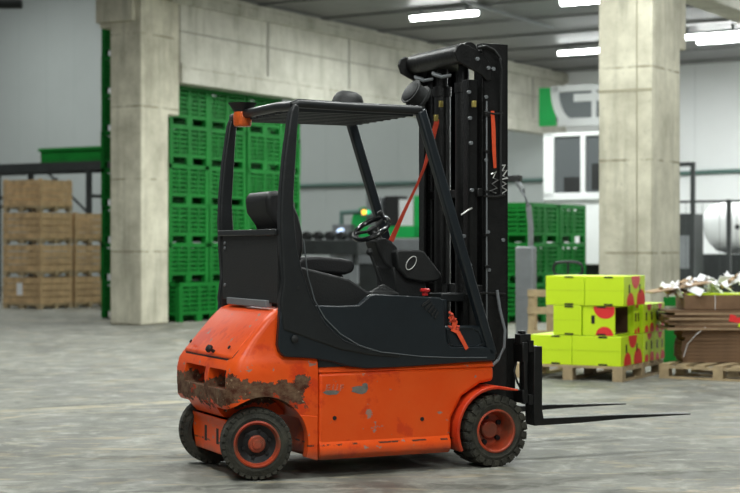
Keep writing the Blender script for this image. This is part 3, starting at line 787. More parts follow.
# right column
mb = MB().box(0, 1.02, 0, .74, 0, CEIL); struct('column_right', mb, M['conc'], RCN, .02)
mb = MB().box(1.02, 1.30, .02, .72, 3.95, CEIL); struct('column_bracket', mb, M['conc'], RCN, .02)
mb = MB().box(1.30, 14.0, .15, .60, 4.82, CEIL); struct('trim_4', mb, M['conc2'], RCN, .02)
mb = MB().box(0.0, .012, .22, .235, 0, CEIL); 
mb = MB().box(-.004, 0, .0, .74, 3.30, 3.335).box(-.006, 0, .20, .212, 0, CEIL); struct('trim_5', mb, mat('formwork seam', (.30,.28,.20), .95), RCN)
# back wall, in the right bay white, seen through the opening grey
BW = ground(655, 39.3)              # a point on the back wall; wall runs along B
bwa = (BW - LC).dot(A); bwb = (BW - LC).dot(B)
def L(a, b, z=0): return LC + A*a + B*b + Vector((0,0,z))
mb = MB().box(bwa, bwa+.2, -40, .0, 0, CEIL+.1); struct('wall_back', mb, M['wallw'], LC)
mb = MB().box(bwa, bwa+.2, .0, 40, 0, 10.0); struct('wall_back_bay', mb, M['wallg'], LC)
mb = MB()
for k in range(-34, 0): mb.box(bwa-.006, bwa, k*1.15, k*1.15+.02, 0, CEIL)
struct('trim_6', mb, mat('panel joint', (.70,.72,.73), .7), LC)
mb = MB()
for k in range(0, 34): mb.box(bwa-.006, bwa, k*1.15+.3, k*1.15+.32, 0, 10)
struct('trim_7', mb, mat('panel joint grey', (.42,.46,.45), .7), LC)
# ceilings
mb = MB(); mb.box(-14, bwa, -26, 0, CEIL, CEIL+.2)
for k in range(16):
    a = -13.5 + k*2.1
    mb.box(a, a+.16, -26, 0, CEIL-.045, CEIL)
struct('ceiling', mb, M['ceil'], LC)
mb = MB().box(-14, bwa, 0, 26, 10, 10.2); struct('ceiling_bay', mb, M['ceil'], LC)

# ceiling lights: long fittings along B
def ceiling_light(pos, z, ln, label, group, rot=RZ, power=180):
    t = empty('ceiling_light', (pos.x, pos.y, z), rot, label=label, cat='ceiling light', group=group)
    MB().box(-.07, .07, -ln/2-.03, ln/2+.03, .05, .09).box(-.03, .03, -.5, -.45, .09, CEIL-z-.001 if z < CEIL else .2).box(-.03, .03, .45, .5, .09, CEIL-z-.001 if z < CEIL else .2).build('housing', M['greym'], t)
    m = MB(); m.prism([(-.06,.05), (-.055,-.005), (-.03,-.03), (.03,-.03), (.055,-.005), (.06,.05)], -ln/2, ln/2); m.build('diffuser', M['tube'], t, bevel=.01)
    l = bpy.data.lights.new('lamp', 'AREA'); l.shape = 'RECTANGLE'; l.size = .12; l.size_y = ln; l.energy = power; l.color = (.96, 1, .97)
    lo = bpy.data.objects.new('lamp', l); COL.objects.link(lo); lo.parent = t; lo.location = (0, 0, -.045)
    return t
def at_uv(u, v, z): Y = (z-CH)*F/(HZ-v); return ground(u, Y)
LZ = 5.52
l1 = at_uv(444, 16.5, LZ); l3 = at_uv(588, 52.0, LZ)
rowstep = None
G = 'tube lights under the warehouse ceiling'
ceiling_light(l1, LZ, 1.38, 'lit tube light above the mast, nearest the concrete wall', G)
l2 = at_uv(598, 1.0, LZ); ceiling_light(l2, LZ, 1.38, 'lit tube light cut off by the top edge left of the right column', G)
ceiling_light(l3, LZ, 1.38, 'lit tube light far back, just left of the right column', G)
l4 = at_uv(730, 40.5, LZ); ceiling_light(l4, LZ, 1.38, 'lit tube light far back right of the right column', G)
# the rest of the rows, over the truck and beside it, plus added lamps
for a, b, pw in ((15,-12,300), (15,-17,300), (10.5,-6,180), (-4,-3.5,210), (1.5,-4.2,200), (9,-12,220), (12,-9,260), (12,-15,220), (4.5,-9.5,220), (-2.5,-6,160), (-2.5,-10.5,160), (-7.5,-6,160), (-7.5,-11,160), (-12,-8,160), (-12,-13,160), (2.5,-13,160), (-7,-16,160), (-16,-12,160), (-16,-17,160), (-21,-14,160), (-21,-19,160)):  # far lamps and one by the left column added to brighten wall and column
    p = L(a, b); 
    ceiling_light(p, LZ, 1.5, 'unseen tube light over the open floor in front of the columns' if a < 4 else 'tube light added in the far rows right of the right column for extra light', G, power=pw)
mb = MB(); mb.box(-34, -13.9, -30, 0, CEIL, CEIL+.2); struct('ceiling_front', mb, M['ceil'], LC)
for a, b in ((4, 5), (10, 5), (4, 11), (10, 11), (-2, 8), (12, 17), (6, 17)):
    ceiling_light(L(a, b), 9.6, 1.5, 'tube light high over the storage bay', 'tube lights in the storage bay', power=230)
df = at_uv(8, 3.5, 5.9)
dfo = empty('unlit_lamp', (df.x, df.y, 5.9), 0, label='dark unlit hanging lamp cut off at the top left corner', cat='lamp')
MB().tube([(-.6, 0, 0), (.27, 0, 0)], .10, 12).build('shade', M['dark'], dfo, bevel=.02); MB().tube([(-.2, 0, .09), (-.2, 0, 4.1)], .015, 6).build('rod', M['dark'], dfo)
# conduit on the ceiling
ca = at_uv(462, 0.5, CEIL-.08); cb = at_uv(552, 27.5, CEIL-.08)
tag(MB().tube([(0,0,0), tuple(cb-ca)], .03, 8).build('conduit', M['greym'], loc=(ca.x, ca.y, CEIL-.08)), 'thin grey conduit running along the ceiling above the mast', 'conduit')
# wall pipe
z0 = 3.0
pa = L(bwa-.08, -12); pb = L(bwa-.08, 9)
mb = MB(); mb.tube([(-.08, -14, z0+.05), (-.08, -12.5, z0+.02), (-.08, -10, z0+.12), (-.08, -4, z0+.1), (-.08, 0, z0), (-.08, 9, z0)], .05, 8)
o = mb.build('wall_pipe', M['pipe'], loc=L(bwa, 0), rotz=RZ); tag(o, 'long teal pipe running across the back wall', 'pipe')

# ------------------------------------------------------------ green pallet bins
def green_bin_mesh(w, d, h):
    mb = MB(); t = .03
    mb.box(.22, w-.22, .22, d-.22, .02, .12); mb.box(.02, w-.02, .02, d-.02, .12, .15)                       # filler between the feet so no light shows through, then the base
    for x in (0, w-.09):
        for y in (0, d-.09): mb.box(x, x+.09, y, y+.09, .0, h-.01)
    for y in (0, d-.055):                                           # long sides
        mb.box(.0, w, y, y+.055, h-.075, h); mb.box(.05, w-.05, y+.01, y+.045, .12, .19); mb.box(w/2-.04, w/2+.04, y+.003, y+.052, .10, h-.02)
        mb.box(w/2-.08, w/2+.08, y, y+.05, 0, .12)
        for k in range(5):
            z = .215 + k*(h-.32)/4.6; mb.box(.08, w-.08, y+.014, y+.040, z, z+.046)
        for x in (w*.26, w*.74): mb.box(x-.02, x+.02, y+.006, y+.048, .15, h-.05)
    for x in (0, w-.055):
        mb.box(x, x+.055, 0, d, h-.075, h); mb.box(x+.01, x+.045, .05, d-.05, .12, .19); mb.box(x+.003, x+.052, d/2-.04, d/2+.04, .10, h-.02)
        mb.box(x, x+.05, d/2-.08, d/2+.08, 0, .12)
        for k in range(5):
            z = .215 + k*(h-.32)/4.6; mb.box(x+.014, x+.040, .08, d-.08, z, z+.046)
        for y in (d*.26, d*.74): mb.box(x+.006, x+.048, y-.02, y+.02, .15, h-.05)
    mb.box(.09, w-.09, .09, .10, .15, h-.10); mb.box(.09, w-.09, d-.10, d-.09, .15, h-.10); mb.box(.09, .10, .09, d-.09, .15, h-.10); mb.box(w-.10, w-.09, .09, d-.09, .15, h-.10)
    o = mb.build('green_bin', M['green'])
    return o
BH = .68
gb1 = green_bin_mesh(1.12, 1.0, BH)
first = [True]
ORD = ['bottom', 'second up', 'third up', 'fourth up', 'fifth up', 'sixth up', 'seventh up', 'eighth up']
def bin_stack(src, a, b, n, desc, group, shift0=0, origin=None, seq=None, z0=0):
    for k in range(n):
        o = src if first[0] else src.copy()
        if not first[0]: COL.objects.link(o)
        first[0] = False
        p = (origin + A*a + B*b) if origin is not None else L(a, b)
        p = p + B*(shift0 if k == 0 else random.uniform(-.015, .015)) + A*random.uniform(-.01, .01)
        o.location = (p.x, p.y, z0 + k*(BH+.002)); o.rotation_euler.z = RZ
        pos = 'topmost' if k == n-1 else ORD[k]
        o['label'] = f'green plastic bin, {pos} of the {desc}'; o['category'] = 'plastic bin'; o['group'] = group
bin_stack(gb1, 1.14, .32, 6, 'stack just right of the left column', 'green bins stacked under the concrete wall', -.22)
bin_stack(gb1, 2.30, .34, 6, 'stack between the rear cab posts', 'green bins stacked under the concrete wall')
bin_stack(gb1, 3.46, .33, 6, 'stack seen behind the seat', 'green bins stacked under the concrete wall')
bin_stack(gb1, 4.72, .78, 6, 'rightmost stack beside the grey wall', 'green bins stacked under the concrete wall')
bin_stack(gb1, 1.9, 1.50, 8, 'tall stack showing left of the left column', 'green bins behind the left column')
gs = at_uv(557, 321, 0) if False else ground(556, 27.6)
gs = ground(531, 27.0)
bin_stack(gb1, 0.0, 0.0, 3, 'front stack behind the lime boxes', 'green bins behind the lime boxes', origin=gs)
bin_stack(gb1, 1.16, .0, 3, 'rear stack behind the lime boxes', 'green bins behind the lime boxes', origin=gs)
bin_stack(gb1, .1, 1.08, 3, 'stack behind the lime boxes, beside the mast', 'green bins behind the lime boxes', origin=gs)
# flat stack of dark-green crates
q = ground(684, 17.6)
cr = MB().box(0, .6, 0, .24, .55, .62).box(0, .6, 0, .24, .64, .74).box(.02, .58, .02, .22, 0, .6)
for k in range(4): cr.box(.03+k*.15, .08+k*.15, -.01, .25, 0, .55)
o = cr.build('green_crate', M['green'], loc=(q.x, q.y, 0), rotz=RZ)
tag(o, 'narrow green crate standing behind and left of the waste cardboard', 'crate')

# ------------------------------------------------------------ wooden bins
def wooden_bin(w, d, h):
    t = empty('wooden_bin', (0,0,0))
    mb = MB()
    for k in range(4):
        z = .11 + k*.139
        for y in (0, d-.02): mb.box(0, w, y, y+.02, z, z+.124)
        for x in (0, w-.02): mb.box(x, x+.02, .02, d-.02, z, z+.124)
    mb.box(.02, w-.02, .02, d-.02, .10, .12)
    mb.build('plank_wall', M['wood'], t)
    mb = MB()
    for x in (.02, w-.08):
        for y in (.02, d-.08): mb.box(x, x+.06, y, y+.06, .1, h-.0)
    mb.split('corner_post', M['wood'], t)
    mb = MB()
    mb.box(.03, w-.03, .03, d-.03, .05, .10)  # slab added between the feet to block light from behind
    for x in (0, w/2-.05, w-.1): mb.box(x, x+.1, 0, d, .08, .11); mb.box(x, x+.1, 0, .12, 0, .08); mb.box(x, x+.1, d-.12, d, 0, .08); mb.box(x, x+.1, d/2-.06, d/2+.06, 0, .08)
    mb.split('runner_and_filler', M['pallet'], t)
    return t
wb = wooden_bin(.98, 1.06, .672); used = False
WC = ground(40.5, 33.2)
for (a, b, n, d) in ((0, 0, 4, 'tall front stack at the left edge'), (1.06, .0, 3, 'lower stack beside the left column'), ):
    for k in range(n):
        o = wb if not used else copy_tree(wb)
        used = True
        p = WC + A*a + B*b; o.location = (p.x, p.y, k*.680); o.rotation_euler.z = RZ + random.uniform(-.01, .01)
        tag(o, f'wooden plank bin, {"topmost" if k == n-1 else ORD[k]} of the {d}', 'wooden bin', 'stacked wooden fruit bins')
tg = MB().box(-.006, 0, .0, .16, 0, .26).build('paper_tag', M['paper']); q = WC + B*.50; tg.location = (q.x-.001, q.y, .28); tg.rotation_euler.z = RZ
tag(tg, 'white paper tag on the bottom bin of the front wooden stack', 'tag')
# dark rack carrying a green tray
RKo = ground(62, 36.5)
rk = frame_obj('steel_rack', RKo, label='black steel conveyor rack standing behind the wooden bins', cat='rack')
mb = MB().box(-.1, .0, -3, 3.0, 3.02, 3.22).box(1.0, 1.1, -3, 3.0, 3.02, 3.22)
for k in range(20): mb.tube([(0, -2.9+k*.3, 3.15), (1.0, -2.9+k*.3, 3.15)], .04, 8)
mb.build('roller_bed', M['dark'], rk)
for y in (-.9, 1.9, -2.9):
    MB().box(-.1, 0, y, y+.1, 0, 3.02).box(1.0, 1.1, y, y+.1, 0, 3.02).box(-.09, 1.09, y+.02, y+.08, 2.4, 2.48).split('rack_leg', M['dark'], rk)
MB().tube([(-.05, -.9, 2.0), (-.05, .4, 3.0)], .03, 6).tube([(-.05, .1, 2.85), (-.05, 1.9, 2.2)], .03, 6).split('brace', M['dark'], rk)
tr = MB().box(.1, 1.0, -1.15, .75, 0, .05).box(.1, .14, -1.15, .75, .05, .34).box(.96, 1.0, -1.15, .75, .05, .34).box(.1, 1.0, -1.15, -1.11, .05, .34).box(.1, 1.0, .71, .75, .05, .34).box(.07, .1, -1.2, .8, .26, .34)
o = tr.build('green_tray', M['green'], loc=(RKo.x, RKo.y, 3.225), rotz=RZ, bevel=.01); tag(o, 'long green tray lying on the black rack', 'tray')

# ------------------------------------------------------------ pallets and lime boxes
def pallet(name, w, d, **kw):
    t = empty(name, (0,0,0), RZ, **kw)
    for k in range(7): MB().box(k*(w-.1)/6, k*(w-.1)/6+.1, 0, d, .122, .144).build('deck_board', M['pallet'], t)
    mb = MB()
    for y in (0, d/2-.05, d-.1): mb.box(0, w, y, y+.1, .1, .122)
    mb.split('stringer', M['pallet'], t)
    for x in (0, w/2-.05, w-.1):
        for y in (0, d/2-.05, d-.1): MB().box(x, x+.1, y, y+.1, .02, .1).build('block', M['pallet'], t)
    mb = MB()
    for y in (0, d/2-.05, d-.1): mb.box(0, w, y, y+.1, 0, .02)
    mb.split('bottom_board', M['pallet'], t)
    return t
BR = RZ + math.radians(3)
bA = Vector((math.cos(BR), math.sin(BR), 0)); bB = Vector((-math.sin(BR), math.cos(BR), 0))
BC = ground(621, 15.35)             # near corner of the lime box stack (on pallet)
pl = pallet('pallet', 1.25, 1.12, label='wooden pallet under the lime green boxes', cat='pallet'); pl.location = BC - bA*.02 - bB*.02; pl.rotation_euler.z = BR
HB = .29
def lime_box(w, d, face_front=False, face_side=True, open_side=False):
    """w along A (right face), d along B (left/front face)"""
    t = empty('lime_box', (0,0,0))
    mb = MB()
    if not open_side: mb.box(0, w, 0, d, 0, HB-.004)
    else:
        th = .012
        mb.box(0, w, 0, d, 0, th).box(0, w, 0, d, HB-.004-th, HB-.004).box(0, th, 0, d, th, HB-.004-th).box(w-th, w, 0, d, th, HB-.004-th).box(th, w-th, d-th, d, th, HB-.004-th)
    mb.build('carton', M['boxy'], t, bevel=.004)
    if open_side:
        MB().box(.0125, .015, .02, d-.013, .013, HB-.018).box(.0125, w-.0125, d-.016, d-.0125, .013, HB-.018).box(w-.015, w-.0125, .02, d-.013, .013, HB-.018).box(.0125, w-.0125, .02, d-.013, .0125, .014).build('lining', M['inside'], t)
    # lid fold and hand-hold slots
    mb = MB(); e = .0025
    mb.box(-e, 0, d*.28, d*.28+.09, HB-.022, HB-.006); mb.box(-e, 0, d*.28, d*.28+.09, .004, .02)
    if face_side and not open_side:
        mb.box(w*.22, w*.22+.035, -e, 0, HB*.42, HB*.70); mb.box(w*.72, w*.72+.03, -e, 0, HB*.42, HB*.70)
    if face_front: mb.box(-e, 0, d*.62, d*.62+.035, HB*.40, HB*.68)
    mb.split('hand_slot', M['matte'], t)
    mb = MB()
    def dot(cx, cz, r, front):
        n = 22; out = []
        for k in range(n):
            a = 2*PI*k/n; x = cx + r*math.cos(a); z = cz + r*1.0*math.sin(a)
            z = min(max(z, .003), HB-.007); x = min(max(x, .003), (d if front else w)-.003)
            out.append((x, z))
        if front:
            aa_ = [mb.bm.verts.new((-.0018, x, z)) for x, z in out]; bb_ = [mb.bm.verts.new((.001, x, z)) for x, z in out]
        else:
            aa_ = [mb.bm.verts.new((x, -.0018, z)) for x, z in out]; bb_ = [mb.bm.verts.new((x, .001, z)) for x, z in out]
        mb.bm.faces.new(aa_); mb.bm.faces.new(bb_[::-1])
        for i in range(n): 
            f = (aa_[i], bb_[i], bb_[(i+1) % n], aa_[(i+1) % n])
            mb.bm.faces.new(f)
    if face_side and not open_side:
        dot(w*.55, HB*.98, w*.20, False); dot(w*.30, .02, w*.17, False); dot(w*.80, .03, w*.2, False)
    if face_front:
        dot(d*.30, HB*.98, .12, True); dot(d*.32, .0, .09, True)
    if len(mb.bm.verts): mb.split('print_dot', M['dot'], t)
    if not face_front: MB().box(-.002, 0, .0, d, HB*.5, HB*.5+.003).build('crease', mat('crease', (.45,.62,.02), .6), t)
    return t
LBX = .62; LBY = .455
def place(t, a, b, lvl, label):
    p = BC + bA*a + bB*b; t.location = (p.x, p.y, .146 + lvl*HB + .0005*lvl); t.rotation_euler.z = BR
    tag(t, label, 'cardboard box', 'lime green printed fruit boxes')
plain = lime_box(LBX, .5)
place(plain, 0, 0, 0, 'lime green box in the bottom row at the near corner, red dots on its side')
t = lime_box(LBX, .43); place(t, 0, .505, 0, 'plain lime green box at the left end of the bottom row')
t = lime_box(.17, .36); place(t, .46, .03, 1, 'narrow lime green box in the middle row behind the open box')
t = lime_box(LBX, .29, face_side=False); place(t, 0, .405, 1, 'small plain lime green box in the middle row left of the open box')
t = lime_box(.44, .33, face_front=True, open_side=True); place(t, .01, .065, 1, 'open lime green box with dark brown inside')
t41 = lime_box(LBX, .40); place(t41, 0, -.03, 2, 'top row lime green box at the near corner, red dots on its side')
place(copy_tree(t41), 0, .375, 2, 'plain lime green box at the left end of the top row')
nar = lime_box(.33, .5)
place(nar, .66, -.0, 0, 'lower lime green box of the short stack behind, nearer one')
place(copy_tree(nar), 1.0, -.0, 0, 'lower lime green box of the short stack behind, farther one')
place(copy_tree(nar), .66, -.0, 1, 'upper lime green box of the short stack behind, nearer one')
place(copy_tree(nar), 1.0, -.0, 1, 'upper lime green box of the short stack behind, farther one')
# wooden collar frame standing behind the boxes
wf = empty('wooden_crate', ground(534, 18.6), RZ, label='bare wooden crate frame left of and behind the lime boxes', cat='crate')
for (x, y) in ((0,0), (0,.30), (.5,0), (.5,.30)): MB().box(x, x+.08, y, y+.08, 0, .80).build('post', M['pallet'], wf)
for z in (.0, .25, .52, .72):
    MB().box(-.02, 0, -.0, .38, z, z+.08).build('slat', M['pallet'], wf); MB().box(0, .58, -.02, 0, z, z+.08).build('slat', M['pallet'], wf)
wf.location = ground(558, 18.4)
wf2 = MB().box(0, .08, 0, .8, 0, .144); 
# pallet jack handle behind the boxes
hj = empty('pallet_truck', ground(568, 19.2), RZ, label='hand pallet truck with black loop handle behind the lime boxes', cat='pallet truck')
n = 26; lp = []
for k in range(n):
    a = 2*PI*k/n; lp.append((.0 , .19*math.copysign(abs(math.cos(a))**.6, math.cos(a)), 1.03 + .085*math.copysign(abs(math.sin(a))**.7, math.sin(a))))
MB().tube([(-.0, -.19*p[1]/.19*-1, p[2]) for p in lp], .018, 8, closed=True).tube([(0,0,1.1), (0,0,.85)], .014).build('loop_handle', M['black'], hj)
MB().tube([(0,0,.95), (.05,0,.15)], .022).build('draw_bar', M['black'], hj)
MB().lathe([(0,-.04), (.09,-.04), (.09,.04), (0,.04)], 20, (.05,0,.09), (0,-1,0)).build('steer_wheel', M['matte'], hj)
MB().box(.05, 1.1, -.26, -.10, .06, .11).box(.05, 1.1, .10, .26, .06, .11).box(.03, .2, -.26, .26, .06, .18).split('fork_pair', M['dark'], hj)

# grey stacker with curved handle beside the mast
sk = empty('stacker', ground(533, 20.0), RZ, label='grey electric stacker half hidden behind the forklift mast', cat='stacker')
MB().box(0, .12, .0, .25, .12, 1.30).build('casing', M['greym'], sk, bevel=.02)
MB().tube([(.06, .06, 1.28), (.06, .06, 1.55), (.06, .09, 1.80), (.06, .18, 2.02), (.06, .28, 2.16)], .035, 10).build('curved_handle', M['greym'], sk)
MB().box(.02, .12, .2, .4, 2.12, 2.2).build('grip', M['matte'], sk, bevel=.01)
MB().box(.0, .5, .0, .25, 0.0, .12).build('wheel_skirt', M['matte'], sk)

# ------------------------------------------------------------ waste cardboard on a pallet
PC = ground(659, 15.8)
pr = RZ - math.radians(12)
p2 = pallet('pallet', 1.2, 1.0, label='empty-edged pale pallet under the waste cardboard', cat='pallet')
# this pallet lies with its long side towards us
p2.location = PC; p2.rotation_euler.z = RZ - PI/2 
p2.scale = (1, 1, 1)
CCc = Vector((PC.x, PC.y, .146))
def sheet(name, x0, x1, y0, y1, z, t, m, rz=0, tilt=(0,0), **kw):
    mb = MB(); mb.box(-(x1-x0)/2, (x1-x0)/2, -(y1-y0)/2, (y1-y0)/2, 0, t)
    o = mb.build(name, m, loc=(PC.x+(x0+x1)/2, PC.y+(y0+y1)/2, z)); o.rotation_euler = (tilt[0], tilt[1], rz)
    return tag(o, **kw)
z = .148
k = 0
gp = 'flattened brown boxes stacked on the pallet'
while z < .47:
    t_ = .034
    sheet('flattened_box', .26+random.uniform(-.015,.02), 1.25, .10, .55, z, t_, M['card'], random.uniform(-.03,.03), label='flattened dark brown box in the lower half of the waste stack', cat='cardboard', group=gp); z += t_+.002
while z < .67:
    t_ = .022
    sheet('flattened_box', .12+random.uniform(-.05,.05), 1.3, .05, .58, z, t_, M['card' if k % 2 else 'card2'], random.uniform(-.06,.06), label='flattened box jutting out left in the middle of the waste stack', cat='cardboard', group=gp+' jutting'); z += t_+.003; k += 1
bb = MB().box(0, 1.0, 0, .48, 0, .145).build('brown_box', M['card'], loc=(PC.x+.27, PC.y+.08, z), bevel=.006); tag(bb, 'wide closed brown box on top of the waste stack', 'cardboard box')
MB().box(.30, .304, -.004, 0, 0, .145).build('string', M['paper'], bb)
zt2 = z+.147
ys = sheet('lime_sheet', .30, 1.25, .09, .55, zt2, .012, M['boxy'], .01, label='lime green sheet lying on the brown box', cat='cardboard')
sheet('torn_sheet', -.08, .55, .10, .45, zt2+.008, .012, M['card2'], .15, (0, -.17), label='long torn cardboard flap poking out left over the stack', cat='cardboard').location.z += .06
# lime printed scrap at the right
sc = MB().box(0, .35, -.01, .0, 0, .07).build('printed_scrap', M['dot'], loc=(PC.x+.70, PC.y+.055, .56)); sc.rotation_euler.y = .2; tag(sc, 'red printed scrap sticking out of the right of the waste stack', 'cardboard')
MB().box(.1, .3, -.012, -.009, -.035, .0).build('lime_edge', M['boxy'], sc)
# crumpled scrap paper
def scrap(cx, cy, cz, r, m, i, label):
    """a crumpled sheet: a folded grid with thickness"""
    mb = MB(); n = 5; g = []
    for a_ in range(n):
        g.append([(( a_-(n-1)/2)*r*.62 + random.uniform(-.2,.2)*r, (b_-(n-1)/2)*r*.5 + random.uniform(-.2,.2)*r, random.uniform(-.5,.5)*r) for b_ in range(n)])
    top = [[mb.bm.verts.new(p) for p in row] for row in g]; bot = [[mb.bm.verts.new((p[0], p[1], p[2]-.004)) for p in row] for row in g]
    for a_ in range(n-1):
        for b_ in range(n-1):
            mb.bm.faces.new((top[a_][b_], top[a_+1][b_], top[a_+1][b_+1], top[a_][b_+1])); mb.bm.faces.new((bot[a_][b_], bot[a_][b_+1], bot[a_+1][b_+1], bot[a_+1][b_]))
    for k_ in range(n-1):
        for (p, q) in (((k_,0),(k_+1,0)), ((k_+1,n-1),(k_,n-1)), ((0,k_+1),(0,k_)), ((n-1,k_),(n-1,k_+1))):
            mb.bm.faces.new((top[p[0]][p[1]], bot[p[0]][p[1]], bot[q[0]][q[1]], top[q[0]][q[1]]))
    o = mb.build('paper_scrap', m, loc=(cx, cy, cz), smooth=12); o.rotation_euler = (random.uniform(-.9,.9), random.uniform(-.6,.6), random.uniform(0,3))
    tag(o, label, 'scrap paper', 'crumpled scraps heaped on the cardboard')
for i in range(44):
    x = random.uniform(.12, 1.15); hgt = .03 + .16*min(1, max(0, (x-.1)/.7))
    scrap(PC.x+x, PC.y+random.uniform(.12,.48), zt2+.035+random.uniform(0, hgt), random.uniform(.035,.075), M['paper'] if random.random() < .8 else M['card2'], i, 'crumpled scrap in the heap on top of the cardboard')
for i in range(14):
    x = random.uniform(.15, 1.1)
    mb = MB(); L_ = random.uniform(.10,.26); mb.box(-L_/2, L_/2, -.04, .04, 0, .006); o = mb.build('torn_strip', random.choice([M['paper'], M['card2'], M['paper']]), loc=(PC.x+x, PC.y+random.uniform(.10,.45), zt2+.05+random.uniform(0,.15*min(1,x))))
    o.rotation_euler = (random.uniform(-1,1), random.uniform(-.6,.6), random.uniform(-.8,.8)); tag(o, 'torn strip lying in the scrap heap', 'scrap paper', 'torn strips in the scrap heap')
st_ = MB().tube([(PC.x+.26, PC.y+.096, .2), (PC.x+.30, PC.y+.096, .33), (PC.x+.38, PC.y+.05, .43), (PC.x+.47, PC.y+.05, .50)], .004, 6).build('string', M['paper']); tag(st_, 'loose white string looping over the dark cardboard', 'string')

# ------------------------------------------------------------ far machinery and cabin
def framebox(name, u, Y, **kw): return empty(name, ground(u, Y), RZ, **kw)
# white office cabin: near-left corner at u=545; long face along A? it faces us along B
cab = framebox('office_cabin', 648, 30.0, label='white raised office cabin with dark windows behind the right column', cat='cabin')
# face spans local y 0..3 (to the left in view)
def zat(v, Y): return CH + (HZ-v)*Y/F
zc_t = zat(133, 31); zc_b = zat(246, 31); 
CW = 2.15
MB().box(.06, 1.4, 0, CW, .95, zc_t).build('cabin_body', M['white'], cab, bevel=.02)
wz0 = zat(193, 31); wz1 = zat(137, 31)
fr = MB(); fr.box(-.02, .08, 0, CW, wz0-.14, wz0).box(-.02, .08, 0, CW, wz1, zc_t).box(-.02, .08, CW-.22, CW, wz0-.1, zc_t).box(-.02, .08, 0, .14, wz0-.1, zc_t).box(-.02, .08, CW-.88, CW-.78, wz0, wz1)
fr.build('window_frame', M['white'], cab, bevel=.008)
for y0, y1 in ((.14, CW-.88), (CW-.78, CW-.22)): MB().box(.035, .05, y0, y1, wz0, wz1).build('window_pane', mat('dark cabin glass', (.10,.11,.115), .12), cab)
MB().box(.02, .034, CW-.80, CW-.42, wz0+.02, wz0+.30).build('window_desk', M['matte'], cab); MB().box(.02, .034, CW-1.3, CW-1.0, wz0+.05, wz0+.55).build('window_screen', M['matte'], cab)
MB().box(.3, 1.3, .1, CW-.1, 0, .95).split('dark_base', M['dark'], cab)
# right end of the cabin beyond the column: window on the A face
MB().box(.15, 1.15, -.02, .0, wz0, wz1).build('window_pane', mat('grey side glass', (.16,.17,.18), .2), cab)
# sign / machine hood above with green edge and rounded dark window
hd = framebox('machine_hood', 640, 32.5, label='white machine hood with bright green left edge high above the cabin', cat='machine')
h0 = zat(125, 33); h1 = zat(84, 33); HW = 1.95; m_ = HW
MB().box(.02, .6, 0, HW, h0+.1, h1-.1).build('glass_front', mat('grey hood glass', (.18,.20,.21), .15), hd)
MB().box(-.02, .05, HW-.08, HW+.30, h0+.02, h1-.02).build('green_edge', M['green2'], hd)
fr = MB(); fr.box(-.05, .04, 0, HW-.15, h0, h0+.16).box(-.05, .04, 0, HW-.0, h1-.13, h1)
arc = []
n = 10
for k in range(n+1):
    a = k/n*PI/2
    arc.append((HW+.02 - .42*(1-math.cos(a)) , h1-.02 - (h1-h0-.02)*math.sin(a)))
inn = [(y-.19, z+.02) for y, z in arc]
inn = [(y-.16-.0*k, z + .14*k/n) for k, (y, z) in enumerate(arc)]
va = arc + inn[::-1]
aa_ = [fr.bm.verts.new((-.05, y, z)) for y, z in va]; bb_ = [fr.bm.verts.new((.04, y, z)) for y, z in va]
fr.bm.faces.new(aa_); fr.bm.faces.new(bb_[::-1])
for i in range(len(va)): fr.bm.faces.new((aa_[i], bb_[i], bb_[(i+1) % len(va)], aa_[(i+1) % len(va)]))
fr.box(-.03, .03, .95, 1.05, h0+.16, h1-.1).box(-.035, .03, .2, 1.45, (h0+h1)/2+.08, (h0+h1)/2+.24)
fr.build('white_frame', M['white'], hd)
MB().box(.2, .3, .2, .3, h1-.1, CEIL-.05).box(.2, .3, .6, .7, h1-.1, CEIL-.05).split('hood_post', M['white'], hd)

# sorting machine seen through the cab
sm = framebox('sorting_machine', 428, 36.0, label='green and grey sorting machine with indicator lights seen behind the steering wheel', cat='machine')
def sy(u): return (428-u)/38.0
def szv(v): return zat(v, 36.5)
MB().box(0, .5, sy(430), sy(355), szv(238), szv(226)).box(0, .5, sy(430), sy(414), szv(238), szv(196)).build('green_panel', M['green2'], sm, bevel=.01)
MB().lathe([(0,-.15), (.36,-.15), (.36,.15), (0,.15)], 32, (.25, sy(362), szv(222)), (1,0,0)).build('green_drum', M['green2'], sm)
MB().box(-.02, .4, sy(399), sy(385), szv(226), szv(196)).build('black_screen', M['matte'], sm, bevel=.01)
MB().box(0, .4, sy(413), sy(399), szv(226), szv(200)).build('white_panel', M['white'], sm, bevel=.01)
MB().box(0, .5, sy(382), sy(366), szv(226), szv(197)).build('grey_panel', M['greym'], sm, bevel=.01)
MB().box(0, .8, sy(430), sy(328), szv(264), szv(239)).build('machine_body', M['greym'], sm, bevel=.01)
MB().box(.05, .7, sy(430), sy(335), 0, szv(264)).build('machine_base', M['dark'], sm)
MB().box(-.1, .3, sy(352), sy(333), szv(254), szv(224)).build('control_cabinet', M['greym'], sm, bevel=.01)
MB().tube([(.1, sy(366), 1.3), (.1, sy(366), 3.0)], .05, 8).tube([(.1, sy(338), szv(225)), (.1, sy(338), szv(212)), (.1, sy(358), szv(211))], .06, 8).split('machine_post', M['pipe'], sm)
for (u, v, mm, r) in ((366.5,212,'led_y',.055), (371,212,'led_g',.045), (341,231,'led_w',.055), (343.5,230,'led_w',.05), (340,245,'led_g',.055)):
    MB().lathe([(0,-.02), (r,-.02), (r,.02), (0,.03)], 14, (-.12, sy(u), szv(v)), (-1,0,0)).build('indicator_light', M[mm], sm)
MB().box(-.1, 0, sy(374), sy(363), szv(216), szv(208)).build('indicator_housing', M['greym'], sm)
cvr = framebox('belt_conveyor', 334, 34.5, label='dark low belt conveyor behind the seat, left of the sorting machine', cat='conveyor')
